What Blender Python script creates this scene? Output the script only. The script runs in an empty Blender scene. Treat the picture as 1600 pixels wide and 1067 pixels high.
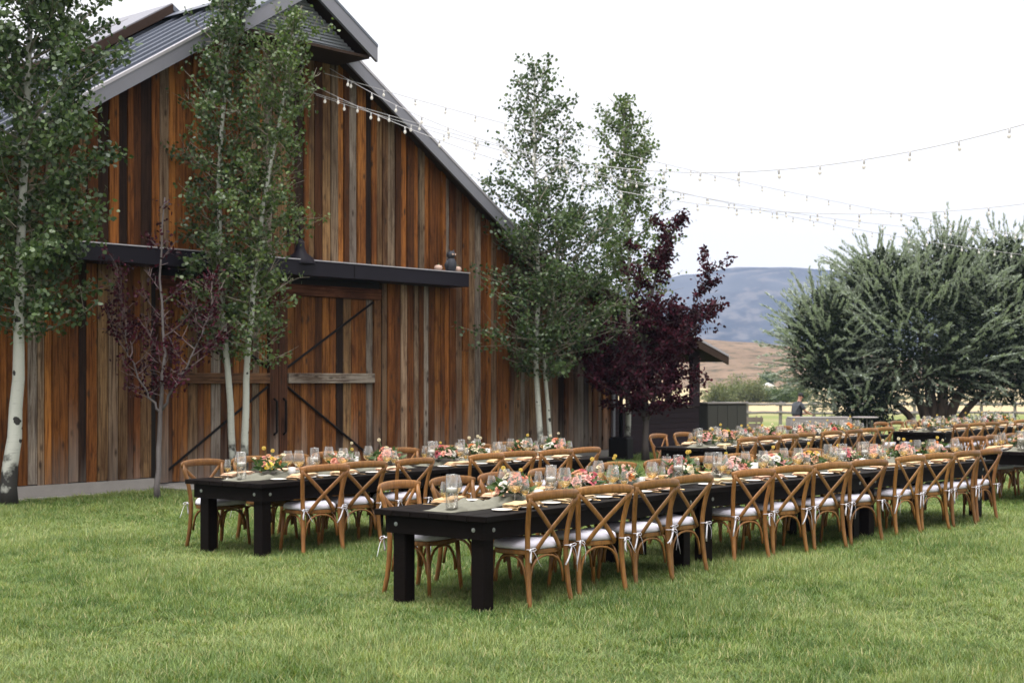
import bpy, math, random
import numpy as np
from mathutils import Vector, Matrix

R = math.radians
rnd = random.Random(7)
SC = bpy.context.scene
COL = SC.collection

# ------------------------------------------------------------------ camera, world, sun, exposure
H_CAM = 1.75
cam_d = bpy.data.cameras.new('camera')
cam = bpy.data.objects.new('camera', cam_d)
COL.objects.link(cam)
cam.location = (0, 0, H_CAM)
cam.rotation_euler = (R(90), 0, 0)
cam_d.sensor_width = 36
cam_d.lens = 50
cam_d.shift_y = (590 - 533.5) / 1600
cam_d.clip_end = 12000
cam_d.dof.use_dof = True
cam_d.dof.focus_distance = 11.5
cam_d.dof.aperture_fstop = 4.0
SC.camera = cam

SUN_EL, SUN_AZ = 73, 205          # azimuth measured clockwise from +Y
world = bpy.data.worlds.new("World")
SC.world = world
world.use_nodes = True
nt = world.node_tree
bg = nt.nodes['Background']
bg.inputs['Strength'].default_value = 0.1
sky = nt.nodes.new('ShaderNodeTexSky')
sky.sky_type = 'NISHITA'
sky.sun_disc = False
sky.sun_elevation = R(SUN_EL)
sky.sun_rotation = R(SUN_AZ)
mixw = nt.nodes.new('ShaderNodeMix')
mixw.data_type = 'RGBA'
mixw.inputs['Factor'].default_value = 0.97     # a closed deck of cloud over the clear sky
nt.links.new(sky.outputs['Color'], mixw.inputs['A'])
wtc = nt.nodes.new('ShaderNodeTexCoord')
wmp = nt.nodes.new('ShaderNodeMapping')
wmp.inputs['Scale'].default_value = (1.6, 1.6, 5.0)
wno = nt.nodes.new('ShaderNodeTexNoise')
wno.inputs['Scale'].default_value = 1.3
wno.inputs['Detail'].default_value = 4
wrp = nt.nodes.new('ShaderNodeValToRGB')
wrp.color_ramp.elements[0].position, wrp.color_ramp.elements[0].color = 0.3, (6.6, 6.35, 6.05, 1)
wrp.color_ramp.elements[1].position, wrp.color_ramp.elements[1].color = 0.7, (7.2, 6.95, 6.65, 1)
nt.links.new(wtc.outputs['Generated'], wmp.inputs['Vector'])
nt.links.new(wmp.outputs[0], wno.inputs['Vector'])
nt.links.new(wno.outputs['Fac'], wrp.inputs[0])
nt.links.new(wrp.outputs[0], mixw.inputs['B'])
nt.links.new(mixw.outputs['Result'], bg.inputs['Color'])

sun_d = bpy.data.lights.new('sun', 'SUN')
sun_d.energy = 3.3
sun_d.angle = R(62)
sun_d.color = (1.0, 0.985, 0.965)
sun = bpy.data.objects.new('sun', sun_d)
COL.objects.link(sun)
az = R(SUN_AZ)
sd = Vector((math.sin(az) * math.cos(R(SUN_EL)), math.cos(az) * math.cos(R(SUN_EL)), math.sin(R(SUN_EL))))
sun.rotation_euler = sd.to_track_quat('Z', 'Y').to_euler()

SC.render.engine = 'CYCLES'
SC.cycles.use_denoising = True
SC.cycles.max_bounces = 8
SC.cycles.diffuse_bounces = 1
SC.cycles.glossy_bounces = 3
SC.cycles.transmission_bounces = 6
SC.cycles.transparent_max_bounces = 24
SC.cycles.volume_bounces = 0
SC.cycles.caustics_reflective = False
SC.cycles.caustics_refractive = False
SC.view_settings.view_transform = 'Standard'
SC.view_settings.look = 'None'
SC.view_settings.exposure = 1.0
SC.view_settings.gamma = 1.0
SC.view_settings.use_curve_mapping = False


# ------------------------------------------------------------------ helpers
def srgb(r, g, b):
    def f(c):
        c /= 255.0
        return c / 12.92 if c <= 0.04045 else ((c + 0.055) / 1.055) ** 2.4
    return (f(r), f(g), f(b), 1.0)


class MB:
    """Collects geometry for one mesh."""
    def __init__(s):
        s.v, s.f = [], []

    def add(s, verts, faces):
        o = len(s.v)
        s.v += [tuple(p) for p in verts]
        s.f += [tuple(i + o for i in fc) for fc in faces]
        return s

    def box(s, a, b, M=None):
        x0, y0, z0 = a
        x1, y1, z1 = b
        vs = [(x0, y0, z0), (x1, y0, z0), (x1, y1, z0), (x0, y1, z0), (x0, y0, z1), (x1, y0, z1), (x1, y1, z1), (x0, y1, z1)]
        if M is not None:
            vs = [M @ Vector(p) for p in vs]
        return s.add(vs, [(0, 3, 2, 1), (4, 5, 6, 7), (0, 1, 5, 4), (1, 2, 6, 5), (2, 3, 7, 6), (3, 0, 4, 7)])

    def bevbox(s, a, b, e, M=None):
        """box with its four long (z) edges and its ends chamfered by e"""
        x0, y0, z0 = a
        x1, y1, z1 = b
        def ring(z, k):
            return [(x0 + k + e, y0 + k, z), (x1 - k - e, y0 + k, z), (x1 - k, y0 + k + e, z), (x1 - k, y1 - k - e, z),
                    (x1 - k - e, y1 - k, z), (x0 + k + e, y1 - k, z), (x0 + k, y1 - k - e, z), (x0 + k, y0 + k + e, z)]
        rs = [ring(z0, e), ring(z0 + e, 0), ring(z1 - e, 0), ring(z1, e)]
        vs = [p for r in rs for p in r]
        if M is not None:
            vs = [M @ Vector(p) for p in vs]
        fs = [tuple(range(7, -1, -1)), tuple(range(24, 32))]
        for k in range(3):
            for i in range(8):
                j = (i + 1) % 8
                fs.append((k * 8 + i, k * 8 + j, k * 8 + 8 + j, k * 8 + 8 + i))
        return s.add(vs, fs)

    def prism(s, poly, d):
        """poly: list of 3D points (ccw), extruded by vector d"""
        n = len(poly)
        vs = [Vector(p) for p in poly] + [Vector(p) + Vector(d) for p in poly]
        fs = [tuple(range(n - 1, -1, -1)), tuple(range(n, 2 * n))]
        for i in range(n):
            j = (i + 1) % n
            fs.append((i, j, n + j, n + i))
        return s.add(vs, fs)

    def tube(s, pts, rad, n=8, flat=None, up=(0, 0, 1), cap=True):
        """sweep; rad scalar/list; flat=(a,b) gives elliptical section: a along the side axis, b along the up axis"""
        P = [Vector(p) for p in pts]
        m = len(P)
        rr = rad if isinstance(rad, (list, tuple)) else [rad] * m
        side0 = None
        rings = []
        for i in range(m):
            t = (P[min(i + 1, m - 1)] - P[max(i - 1, 0)]).normalized()
            if side0 is None:
                side = t.cross(Vector(up))
                if side.length < 1e-4:
                    side = t.cross(Vector((1, 0, 0)))
            else:
                side = side0 - t * side0.dot(t)
            side.normalize()
            side0 = side
            w = side.cross(t)
            a, b = (flat if flat else (1, 1))
            rings.append([P[i] + side * (math.cos(2 * math.pi * k / n) * rr[i] * a) + w * (math.sin(2 * math.pi * k / n) * rr[i] * b) for k in range(n)])
        vs = [p for r in rings for p in r]
        fs = []
        for i in range(m - 1):
            for k in range(n):
                j = (k + 1) % n
                fs.append((i * n + k, i * n + j, i * n + n + j, i * n + n + k))
        if cap:
            fs.append(tuple(range(n - 1, -1, -1)))
            fs.append(tuple(range((m - 1) * n, m * n)))
        return s.add(vs, fs)

    def lathe(s, prof, n=16, c=(0, 0, 0), cap0=True, cap1=True):
        vs = []
        for r, z in prof:
            for k in range(n):
                a = 2 * math.pi * k / n
                vs.append((c[0] + r * math.cos(a), c[1] + r * math.sin(a), c[2] + z))
        fs = []
        m = len(prof)
        for i in range(m - 1):
            for k in range(n):
                j = (k + 1) % n
                fs.append((i * n + k, i * n + j, i * n + n + j, i * n + n + k))
        if cap0:
            fs.append(tuple(range(n - 1, -1, -1)))
        if cap1:
            fs.append(tuple(range((m - 1) * n, m * n)))
        return s.add(vs, fs)

    def mesh(s, name, mat=None, smooth=False):
        me = bpy.data.meshes.new(name)
        me.from_pydata([tuple(p) for p in s.v], [], s.f)
        if mat is not None:
            me.materials.append(mat)
        if smooth:
            me.polygons.foreach_set('use_smooth', [True] * len(me.polygons))
        me.update()
        return me


def place(name, me, parent=None, loc=(0, 0, 0), rot=(0, 0, 0), color=None):
    o = bpy.data.objects.new(name, me)
    COL.objects.link(o)
    o.location = loc
    o.rotation_euler = rot
    if parent is not None:
        o.parent = parent
    if color is not None:
        o.color = color
    return o


def obj(name, mb, mat, parent=None, smooth=False, loc=(0, 0, 0), rot=(0, 0, 0), color=None):
    return place(name, mb.mesh(name, mat, smooth), parent, loc, rot, color)


def tag(o, label=None, cat=None, group=None, kind=None):
    if label: o['label'] = label
    if cat: o['category'] = cat
    if group: o['group'] = group
    if kind: o['kind'] = kind
    return o


def thing(name, label, cat, loc=(0, 0, 0), rz=0.0, group=None):
    o = bpy.data.objects.new(name, None)
    o.empty_display_size = 0.1
    COL.objects.link(o)
    o.location = loc
    o.rotation_euler = (0, 0, rz)
    return tag(o, label, cat, group)


def kids_map():
    m = {}
    for o in bpy.data.objects:
        if o.parent:
            m.setdefault(o.parent.name, []).append(o)
    return m


def tree_of(o, m):
    return (o, [tree_of(c, m) for c in m.get(o.name, [])])


def dup(node, parent=None, color=None):
    src, kids = node
    c = src.copy()
    COL.objects.link(c)
    if parent is not None:
        c.parent = parent
    if color is not None:
        c.color = color
    for k in kids:
        dup(k, c, color)
    return c


def npmesh(name, verts, nper, mat=None, smooth=False):
    """mesh of many equal n-gons, verts (N*nper,3)"""
    N = len(verts) // nper
    me = bpy.data.meshes.new(name)
    me.vertices.add(len(verts))
    me.vertices.foreach_set('co', np.asarray(verts, dtype=np.float32).ravel())
    me.loops.add(len(verts))
    me.loops.foreach_set('vertex_index', np.arange(len(verts), dtype=np.int32))
    me.polygons.add(N)
    me.polygons.foreach_set('loop_start', np.arange(N, dtype=np.int32) * nper)
    me.update(calc_edges=True)
    if mat is not None:
        me.materials.append(mat)
    return me


# ------------------------------------------------------------------ materials
def new_mat(name):
    m = bpy.data.materials.new(name)
    m.use_nodes = True
    return m, m.node_tree, m.node_tree.nodes['Principled BSDF']


def N(nt, t, **kw):
    n = nt.nodes.new(t)
    for k, v in kw.items():
        setattr(n, k, v)
    return n


def ramp(nt, stops):
    r = nt.nodes.new('ShaderNodeValToRGB')
    el = r.color_ramp.elements
    while len(el) < len(stops):
        el.new(0.5)
    for e, (p, c) in zip(el, stops):
        e.position = p
        e.color = c if len(c) == 4 else (*c, 1)
    return r


def mixc(nt, a, b, fac, mode='MIX'):
    n = nt.nodes.new('ShaderNodeMix')
    n.data_type = 'RGBA'
    n.blend_type = mode
    for sock, val in (('A', a), ('B', b), ('Factor', fac)):
        if hasattr(val, 'is_output') or isinstance(val, bpy.types.NodeSocket):
            nt.links.new(val, n.inputs[sock])
        else:
            n.inputs[sock].default_value = val if not isinstance(val, tuple) else (val if len(val) == 4 else (*val, 1))
    return n.outputs['Result']


def noise(nt, vec, scale, detail=3, rough=0.55, mscale=None, dist=0.0):
    n = nt.nodes.new('ShaderNodeTexNoise')
    n.inputs['Scale'].default_value = scale
    n.inputs['Detail'].default_value = detail
    n.inputs['Roughness'].default_value = rough
    n.inputs['Distortion'].default_value = dist
    if mscale is not None:
        mp = nt.nodes.new('ShaderNodeMapping')
        mp.inputs['Scale'].default_value = mscale
        nt.links.new(vec, mp.inputs['Vector'])
        vec = mp.outputs['Vector']
    if vec is not None:
        nt.links.new(vec, n.inputs['Vector'])
    return n.outputs['Fac']


def maprange(nt, v, a, b, c=0.0, d=1.0):
    n = nt.nodes.new('ShaderNodeMapRange')
    n.inputs['From Min'].default_value = a
    n.inputs['From Max'].default_value = b
    n.inputs['To Min'].default_value = c
    n.inputs['To Max'].default_value = d
    nt.links.new(v, n.inputs['Value'])
    return n.outputs['Result']


def math_(nt, op, a, b=None):
    n = nt.nodes.new('ShaderNodeMath')
    n.operation = op
    for i, v in enumerate((a, b)):
        if v is None: continue
        if isinstance(v, bpy.types.NodeSocket): nt.links.new(v, n.inputs[i])
        else: n.inputs[i].default_value = v
    return n.outputs[0]


def bump(nt, h, bsdf, strength=0.4, dist=0.01):
    b = nt.nodes.new('ShaderNodeBump')
    b.inputs['Strength'].default_value = strength
    b.inputs['Distance'].default_value = dist
    nt.links.new(h, b.inputs['Height'])
    nt.links.new(b.outputs['Normal'], bsdf.inputs['Normal'])


def objcoord(nt):
    """object coordinates shifted by the object's own random number, so that alike pieces differ"""
    tc = nt.nodes.new('ShaderNodeTexCoord')
    oi = nt.nodes.new('ShaderNodeObjectInfo')
    sc = math_(nt, 'MULTIPLY', oi.outputs['Random'], 57.0)
    cb = nt.nodes.new('ShaderNodeCombineXYZ')
    for i in range(3): nt.links.new(sc, cb.inputs[i])
    ad = nt.nodes.new('ShaderNodeVectorMath')
    ad.operation = 'ADD'
    nt.links.new(tc.outputs['Object'], ad.inputs[0])
    nt.links.new(cb.outputs[0], ad.inputs[1])
    return ad.outputs[0], tc.outputs['Object'], oi


def simple(name, col, rough=0.6, metal=0.0, var=0.12, scale=12, bumpy=0.0, tint=False, spec=0.5):
    m, nt, b = new_mat(name)
    v, o, oi = objcoord(nt)
    n = noise(nt, v, scale)
    base = mixc(nt, tuple(c * (1 - var) for c in col[:3]), tuple(min(1, c * (1 + var)) for c in col[:3]), n)
    if tint:
        base = mixc(nt, base, oi.outputs['Color'], 1.0, 'MULTIPLY')
    nt.links.new(base, b.inputs['Base Color'])
    b.inputs['Roughness'].default_value = rough
    b.inputs['Metallic'].default_value = metal
    b.inputs['Specular IOR Level'].default_value = spec
    if bumpy:
        bump(nt, n, b, bumpy, 0.004)
    return m


def plank_material():
    m, nt, b = new_mat('barn_wood')
    v, o, oi = objcoord(nt)
    grain = noise(nt, v, 1.0, 6, 0.7, (44, 44, 1.3), 0.5)
    streak = noise(nt, v, 1.0, 3, 0.6, (9, 9, 0.22))
    blot = noise(nt, v, 1.0, 5, 0.7, (7, 7, 1.6), 0.8)
    col = oi.outputs['Color']
    dark = mixc(nt, col, (0.22, 0.15, 0.12), 1.0, 'MULTIPLY')
    lite = mixc(nt, col, (1.6, 1.5, 1.35), 1.0, 'MULTIPLY')
    c = mixc(nt, dark, col, maprange(nt, grain, 0.36, 0.56))
    c = mixc(nt, c, lite, maprange(nt, streak, 0.54, 0.78, 0, 0.55))
    c = mixc(nt, c, dark, maprange(nt, blot, 0.5, 0.72, 0, 0.85))
    # silvered weathering that creeps up from the foot of the wall, ragged per board
    tc = nt.nodes.new('ShaderNodeTexCoord')
    geo = nt.nodes.new('ShaderNodeNewGeometry')
    sep = nt.nodes.new('ShaderNodeSeparateXYZ')
    nt.links.new(geo.outputs['Position'], sep.inputs[0])
    h = math_(nt, 'ADD', maprange(nt, sep.outputs['Z'], 0.15, 1.5, 0.55, 0.0), math_(nt, 'MULTIPLY', math_(nt, 'SUBTRACT', oi.outputs['Random'], 0.5), 0.5))
    h = math_(nt, 'ADD', h, math_(nt, 'MULTIPLY', math_(nt, 'SUBTRACT', streak, 0.5), 0.7))
    # the far end of the gable is the most weathered
    sx = maprange(nt, sep.outputs['X'], -2.0, 0.8, 0.0, 0.36)
    h = math_(nt, 'ADD', h, sx)
    w = maprange(nt, h, 0.32, 0.75, 0, 0.62)
    grey = mixc(nt, (0.115, 0.095, 0.08), (0.33, 0.29, 0.26), grain)
    c = mixc(nt, c, grey, w)
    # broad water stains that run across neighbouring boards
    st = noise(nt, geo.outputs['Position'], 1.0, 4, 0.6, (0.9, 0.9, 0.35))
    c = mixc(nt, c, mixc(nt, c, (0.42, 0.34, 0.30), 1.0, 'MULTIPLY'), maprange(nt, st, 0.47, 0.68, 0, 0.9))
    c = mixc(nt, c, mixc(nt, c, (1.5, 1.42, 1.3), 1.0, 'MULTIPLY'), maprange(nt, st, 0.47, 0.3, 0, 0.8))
    # knots
    vo = nt.nodes.new('ShaderNodeTexVoronoi')
    vo.inputs['Scale'].default_value = 1.0
    mp = nt.nodes.new('ShaderNodeMapping')
    mp.inputs['Scale'].default_value = (6.5, 6.5, 2.6)
    nt.links.new(v, mp.inputs['Vector'])
    nt.links.new(mp.outputs[0], vo.inputs['Vector'])
    k = maprange(nt, vo.outputs['Distance'], 0.07, 0.22, 0.9, 0.0)
    c = mixc(nt, c, (0.03, 0.017, 0.01), k)
    nt.links.new(c, b.inputs['Base Color'])
    b.inputs['Roughness'].default_value = 0.82
    b.inputs['Specular IOR Level'].default_value = 0.2
    bump(nt, grain, b, 0.5, 0.006)
    return m


def wood_mat(name, col, dark, rough=0.4, tint=True, mscale=(9, 9, 2), spec=0.5):
    m, nt, b = new_mat(name)
    v, o, oi = objcoord(nt)
    g = noise(nt, v, 6.0, 4, 0.6, mscale, 0.4)
    c = mixc(nt, dark, col, maprange(nt, g, 0.25, 0.65))
    if tint:
        c = mixc(nt, c, oi.outputs['Color'], 1.0, 'MULTIPLY')
    nt.links.new(c, b.inputs['Base Color'])
    b.inputs['Roughness'].default_value = rough
    b.inputs['Specular IOR Level'].default_value = spec
    bump(nt, g, b, 0.15, 0.002)
    return m


def leaf_mat(name, a, bcol, c3, trans=0.35, rough=0.45, perobj=False, spec=0.4):
    """leaf colours vary leaf by leaf and in soft patches"""
    m, nt, b = new_mat(name)
    geo = nt.nodes.new('ShaderNodeNewGeometry')
    tc = nt.nodes.new('ShaderNodeTexCoord')
    n = noise(nt, tc.outputs['Object'], 1.6, 2)
    rv = geo.outputs['Random Per Island']
    c = mixc(nt, a, bcol, rv)
    c = mixc(nt, c, c3, maprange(nt, math_(nt, 'ADD', math_(nt, 'MULTIPLY', n, 0.7), math_(nt, 'MULTIPLY', rv, 0.3)), 0.42, 0.7))
    nt.links.new(c, b.inputs['Base Color'])
    b.inputs['Roughness'].default_value = rough
    b.inputs['Specular IOR Level'].default_value = spec
    tr = nt.nodes.new('ShaderNodeBsdfTranslucent')
    tcol = mixc(nt, c, (1.25, 1.4, 0.7), 1.0, 'MULTIPLY')
    nt.links.new(tcol, tr.inputs['Color'])
    mx = nt.nodes.new('ShaderNodeMixShader')
    mx.inputs[0].default_value = trans
    nt.links.new(b.outputs[0], mx.inputs[1])
    nt.links.new(tr.outputs[0], mx.inputs[2])
    nt.links.new(mx.outputs[0], nt.nodes['Material Output'].inputs['Surface'])
    return m


def glass_mat(name, tint=(1, 1, 1), refl=1.0, frost=0.0):
    """thin blown glass: mostly clear, reflecting more at grazing angles"""
    m, nt, b = new_mat(name)
    nt.nodes.remove(b)
    tr = nt.nodes.new('ShaderNodeBsdfTransparent')
    tr.inputs['Color'].default_value = (*tint, 1)
    gl = nt.nodes.new('ShaderNodeBsdfGlossy')
    gl.inputs['Roughness'].default_value = 0.04
    lw = nt.nodes.new('ShaderNodeLayerWeight')
    lw.inputs['Blend'].default_value = 0.32
    fac = maprange(nt, lw.outputs['Facing'], 0.0, 1.0, 0.09 * refl, 0.8 * refl)
    mx = nt.nodes.new('ShaderNodeMixShader')
    nt.links.new(fac, mx.inputs[0])
    nt.links.new(tr.outputs[0], mx.inputs[1])
    nt.links.new(gl.outputs[0], mx.inputs[2])
    out = mx.outputs[0]
    if frost:
        df = nt.nodes.new('ShaderNodeBsdfDiffuse')
        df.inputs['Color'].default_value = (0.8, 0.78, 0.75, 1)
        m2 = nt.nodes.new('ShaderNodeMixShader')
        m2.inputs[0].default_value = frost
        nt.links.new(out, m2.inputs[1])
        nt.links.new(df.outputs[0], m2.inputs[2])
        out = m2.outputs[0]
    nt.links.new(out, nt.nodes['Material Output'].inputs['Surface'])
    return m


def bark_mat(name, base, dark, ringy=True):
    m, nt, b = new_mat(name)
    tc = nt.nodes.new('ShaderNodeTexCoord')
    o = tc.outputs['Object']
    n = noise(nt, o, 3.0, 4)
    c = mixc(nt, tuple(x * 0.72 for x in base), base, n)
    wob = nt.nodes.new('ShaderNodeTexNoise')
    wob.inputs['Scale'].default_value = 9.0
    nt.links.new(o, wob.inputs['Vector'])
    wa = nt.nodes.new('ShaderNodeVectorMath')
    wa.operation = 'MULTIPLY_ADD'
    nt.links.new(wob.outputs['Color'], wa.inputs[0])
    wa.inputs[1].default_value = (0.10, 0.10, 0.10)
    nt.links.new(o, wa.inputs[2])
    vo = nt.nodes.new('ShaderNodeTexVoronoi')
    mp = nt.nodes.new('ShaderNodeMapping')
    mp.inputs['Scale'].default_value = (4.5, 4.5, 5.5)
    nt.links.new(wa.outputs[0], mp.inputs['Vector'])
    nt.links.new(mp.outputs[0], vo.inputs['Vector'])
    vo.inputs['Scale'].default_value = 1.0
    sc_ = nt.nodes.new('ShaderNodeSeparateColor')
    nt.links.new(vo.outputs['Color'], sc_.inputs[0])
    size = maprange(nt, sc_.outputs[0], 0.45, 1.0, 0.0, 0.34)
    scar = math_(nt, 'LESS_THAN', vo.outputs['Distance'], size)
    lent = maprange(nt, noise(nt, o, 1.0, 2, 0.6, (7, 7, 60)), 0.62, 0.72, 0, 0.55)
    c = mixc(nt, c, tuple(x * 0.35 for x in base), lent)
    sep = nt.nodes.new('ShaderNodeSeparateXYZ')
    nt.links.new(o, sep.inputs[0])
    foot = math_(nt, 'ADD', maprange(nt, sep.outputs['Z'], 0.0, 1.1, 0.95, 0.0), math_(nt, 'MULTIPLY', math_(nt, 'SUBTRACT', noise(nt, o, 5.0, 3), 0.5), 1.6))
    foot = maprange(nt, foot, 0.35, 0.6)
    if ringy:
        c = mixc(nt, c, dark, scar)
        c = mixc(nt, c, dark, foot)
    else:
        c = mixc(nt, c, dark, maprange(nt, noise(nt, o, 8.0, 4, 0.6, (1, 1, 0.25)), 0.4, 0.65))
    nt.links.new(c, b.inputs['Base Color'])
    b.inputs['Roughness'].default_value = 0.75
    bump(nt, n, b, 0.4, 0.02)
    return m


M = {}
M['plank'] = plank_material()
M['backing'] = simple('wall_backing', (0.012, 0.009, 0.007), 0.9)
M['chair'] = wood_mat('chair_wood', (0.27, 0.126, 0.036), (0.125, 0.051, 0.014), 0.4, True, (9, 9, 2), 0.35)
M['table'] = wood_mat('table_wood', (0.0075, 0.005, 0.0045), (0.003, 0.002, 0.002), 0.55, True, (2, 2, 12), 0.07)
M['cushion'] = simple('cushion_cloth', (0.60, 0.575, 0.655), 0.9, 0, 0.05, 25, 0.25)
M['ribbon'] = simple('ribbon', (0.68, 0.66, 0.72), 0.85, 0, 0.04)
M['bolt'] = simple('bolt_steel', (0.36, 0.38, 0.37), 0.4, 0.7)
M['roof'] = simple('roof_metal', (0.135, 0.15, 0.19), 0.42, 0.35, 0.12, 3)
M['fascia'] = simple('fascia_metal', (0.20, 0.20, 0.235), 0.5, 0.2, 0.08, 4)
M['soffit'] = simple('soffit_wood', (0.045, 0.028, 0.021), 0.85, 0, 0.3, 6, 0, False, 0.15)
M['louvre'] = simple('louvre_paint', (0.27, 0.29, 0.33), 0.6, 0, 0.1)
M['awning'] = simple('awning_metal', (0.012, 0.010, 0.016), 0.5, 0.0, 0.2, 5, 0, False, 0.15)
M['flash'] = simple('flashing', (0.42, 0.40, 0.43), 0.4, 0.5)
M['iron'] = simple('black_iron', (0.007, 0.006, 0.006), 0.6, 0.0, 0.2, 12, 0, False, 0.12)
M['concrete'] = simple('concrete', (0.30, 0.28, 0.265), 0.9, 0, 0.18, 5, 0.3)
M['dark_siding'] = wood_mat('dark_siding', (0.022, 0.014, 0.017), (0.011, 0.007, 0.009), 0.7, True, (1.5, 9, 9), 0.12)
M['box_grey'] = simple('box_paint', (0.035, 0.034, 0.028), 0.7, 0, 0.1)
M['plate'] = simple('plate_ceramic', (0.74, 0.70, 0.65), 0.3, 0, 0.04)
M['napkin'] = simple('napkin_linen', (0.56, 0.38, 0.235), 0.9, 0, 0.08, 30, 0.2, True)
M['gauze'] = simple('gauze_cloth', (0.165, 0.16, 0.125), 0.95, 0, 0.15, 20, 0.3)
M['gold'] = simple('gold_steel', (0.72, 0.48, 0.24), 0.25, 0.9, 0.05)
M['glass'] = glass_mat('clear_glass', (0.97, 0.955, 0.935), 1.0, 0.045)
M['vase'] = glass_mat('vase_glass', (0.98, 0.975, 0.965), 0.75)
M['water'] = glass_mat('clear_water', (0.98, 0.98, 0.97), 0.25)
M['frost'] = glass_mat('frosted_glass', (0.95, 0.93, 0.92), 1.0, 0.5)
M['candle'] = simple('candle_wax', (0.86, 0.84, 0.80), 0.6, 0, 0.03)
M['bowl'] = simple('bowl_ceramic', (0.30, 0.29, 0.27), 0.6, 0, 0.15)
M['vine'] = simple('rail_wood', (0.17, 0.155, 0.145), 0.85, 0, 0.2, 4)
M['cable'] = simple('light_cable', (0.42, 0.41, 0.42), 0.6, 0, 0.05)
M['aspen_bark'] = bark_mat('aspen_bark', (0.52, 0.53, 0.48), (0.02, 0.018, 0.016))
M['grey_bark'] = bark_mat('grey_bark', (0.17, 0.15, 0.15), (0.06, 0.05, 0.05), False)
M['brown_bark'] = bark_mat('brown_bark', (0.13, 0.085, 0.06), (0.04, 0.027, 0.02), False)
M['dark_bark'] = bark_mat('dark_bark', (0.085, 0.068, 0.066), (0.035, 0.028, 0.028), False)
M['twig'] = simple('twig_bark', (0.22, 0.19, 0.15), 0.8)
M['twig_dark'] = simple('dark_twig_bark', (0.13, 0.09, 0.09), 0.8)
M['aspen_leaf'] = leaf_mat('aspen_leaf', (0.024, 0.050, 0.020), (0.066, 0.106, 0.040), (0.110, 0.160, 0.060), 0.25, 0.38, False, 0.5)
M['aspen_leaf_light'] = leaf_mat('aspen_leaf_light', (0.042, 0.078, 0.026), (0.098, 0.146, 0.048), (0.150, 0.200, 0.066), 0.3, 0.38, False, 0.5)
M['plum_leaf'] = leaf_mat('plum_leaf', (0.012, 0.004, 0.006), (0.040, 0.007, 0.014), (0.080, 0.014, 0.028), 0.25, 0.5, False, 0.12)
M['willow_leaf'] = leaf_mat('willow_leaf', (0.13, 0.165, 0.12), (0.58, 0.63, 0.58), (0.34, 0.39, 0.32), 0.25, 0.5)
M['willow_old_leaf'] = leaf_mat('willow_old_leaf', (0.010, 0.017, 0.008), (0.026, 0.040, 0.017), (0.02, 0.03, 0.012), 0.2, 0.6, False, 0.2)  # darkened copy of the willow leaf, crown's inner shade put into its colour
M['shrub_leaf'] = leaf_mat('shrub_leaf', (0.10, 0.13, 0.05), (0.2, 0.21, 0.10), (0.15, 0.17, 0.07), 0.3)
M['hedge_leaf'] = leaf_mat('hedge_leaf', (0.05, 0.08, 0.025), (0.11, 0.16, 0.05), (0.08, 0.12, 0.04), 0.3)
M['bouquet_leaf'] = leaf_mat('bouquet_leaf', (0.03, 0.07, 0.02), (0.09, 0.15, 0.05), (0.13, 0.18, 0.09), 0.3)
M['owl'] = simple('owl_resin', (0.03, 0.032, 0.042), 0.7, 0, 0.5, 25, 0.4)
M['gourd'] = simple('pale_gourd', (0.6, 0.42, 0.34), 0.6)
M['stem'] = simple('flower_stem', (0.10, 0.15, 0.05), 0.6)
M['white_paint'] = simple('white_paint', (0.7, 0.7, 0.7), 0.7)
M['tablecloth'] = simple('pale_cloth', (0.25, 0.225, 0.22), 0.9, 0, 0.1, 6)
M['crate'] = simple('crate_wood', (0.25, 0.2, 0.17), 0.85, 0, 0.3, 8)
M['skin'] = simple('skin', (0.45, 0.22, 0.15), 0.5, 0, 0.06)
M['black_cloth'] = simple('black_cloth', (0.012, 0.012, 0.014), 0.85)
M['grey_cloth'] = simple('grey_shirt', (0.045, 0.05, 0.06), 0.85)


def petal_mat():
    m, nt, b = new_mat('petal')
    oi = nt.nodes.new('ShaderNodeObjectInfo')
    geo = nt.nodes.new('ShaderNodeNewGeometry')
    c = mixc(nt, oi.outputs['Color'], (1, 0.93, 0.85), math_(nt, 'MULTIPLY', geo.outputs['Random Per Island'], 0.22))
    nt.links.new(c, b.inputs['Base Color'])
    b.inputs['Roughness'].default_value = 0.7
    b.inputs['Specular IOR Level'].default_value = 0.2
    tr = nt.nodes.new('ShaderNodeBsdfTranslucent')
    nt.links.new(c, tr.inputs['Color'])
    mx = nt.nodes.new('ShaderNodeMixShader')
    mx.inputs[0].default_value = 0.3
    nt.links.new(b.outputs[0], mx.inputs[1])
    nt.links.new(tr.outputs[0], mx.inputs[2])
    nt.links.new(mx.outputs[0], nt.nodes['Material Output'].inputs['Surface'])
    return m


M['petal'] = petal_mat()


def wine_mat():
    m, nt, b = new_mat('white_wine')
    b.inputs['Base Color'].default_value = (0.95, 0.74, 0.36, 1)
    b.inputs['Roughness'].default_value = 0.05
    tr = nt.nodes.new('ShaderNodeBsdfTransparent')
    tr.inputs['Color'].default_value = (0.98, 0.86, 0.60, 1)
    mx = nt.nodes.new('ShaderNodeMixShader')
    mx.inputs[0].default_value = 0.72
    nt.links.new(b.outputs[0], mx.inputs[1])
    nt.links.new(tr.outputs[0], mx.inputs[2])
    nt.links.new(mx.outputs[0], nt.nodes['Material Output'].inputs['Surface'])
    return m


M['wine'] = wine_mat()


def bulb_mat():
    m, nt, b = new_mat('lit_bulb')
    b.inputs['Base Color'].default_value = (0.36, 0.35, 0.335, 1)
    b.inputs['Emission Color'].default_value = (1, 0.93, 0.82, 1)
    b.inputs['Emission Strength'].default_value = 0.22
    return m


M['bulb'] = bulb_mat()


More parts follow.
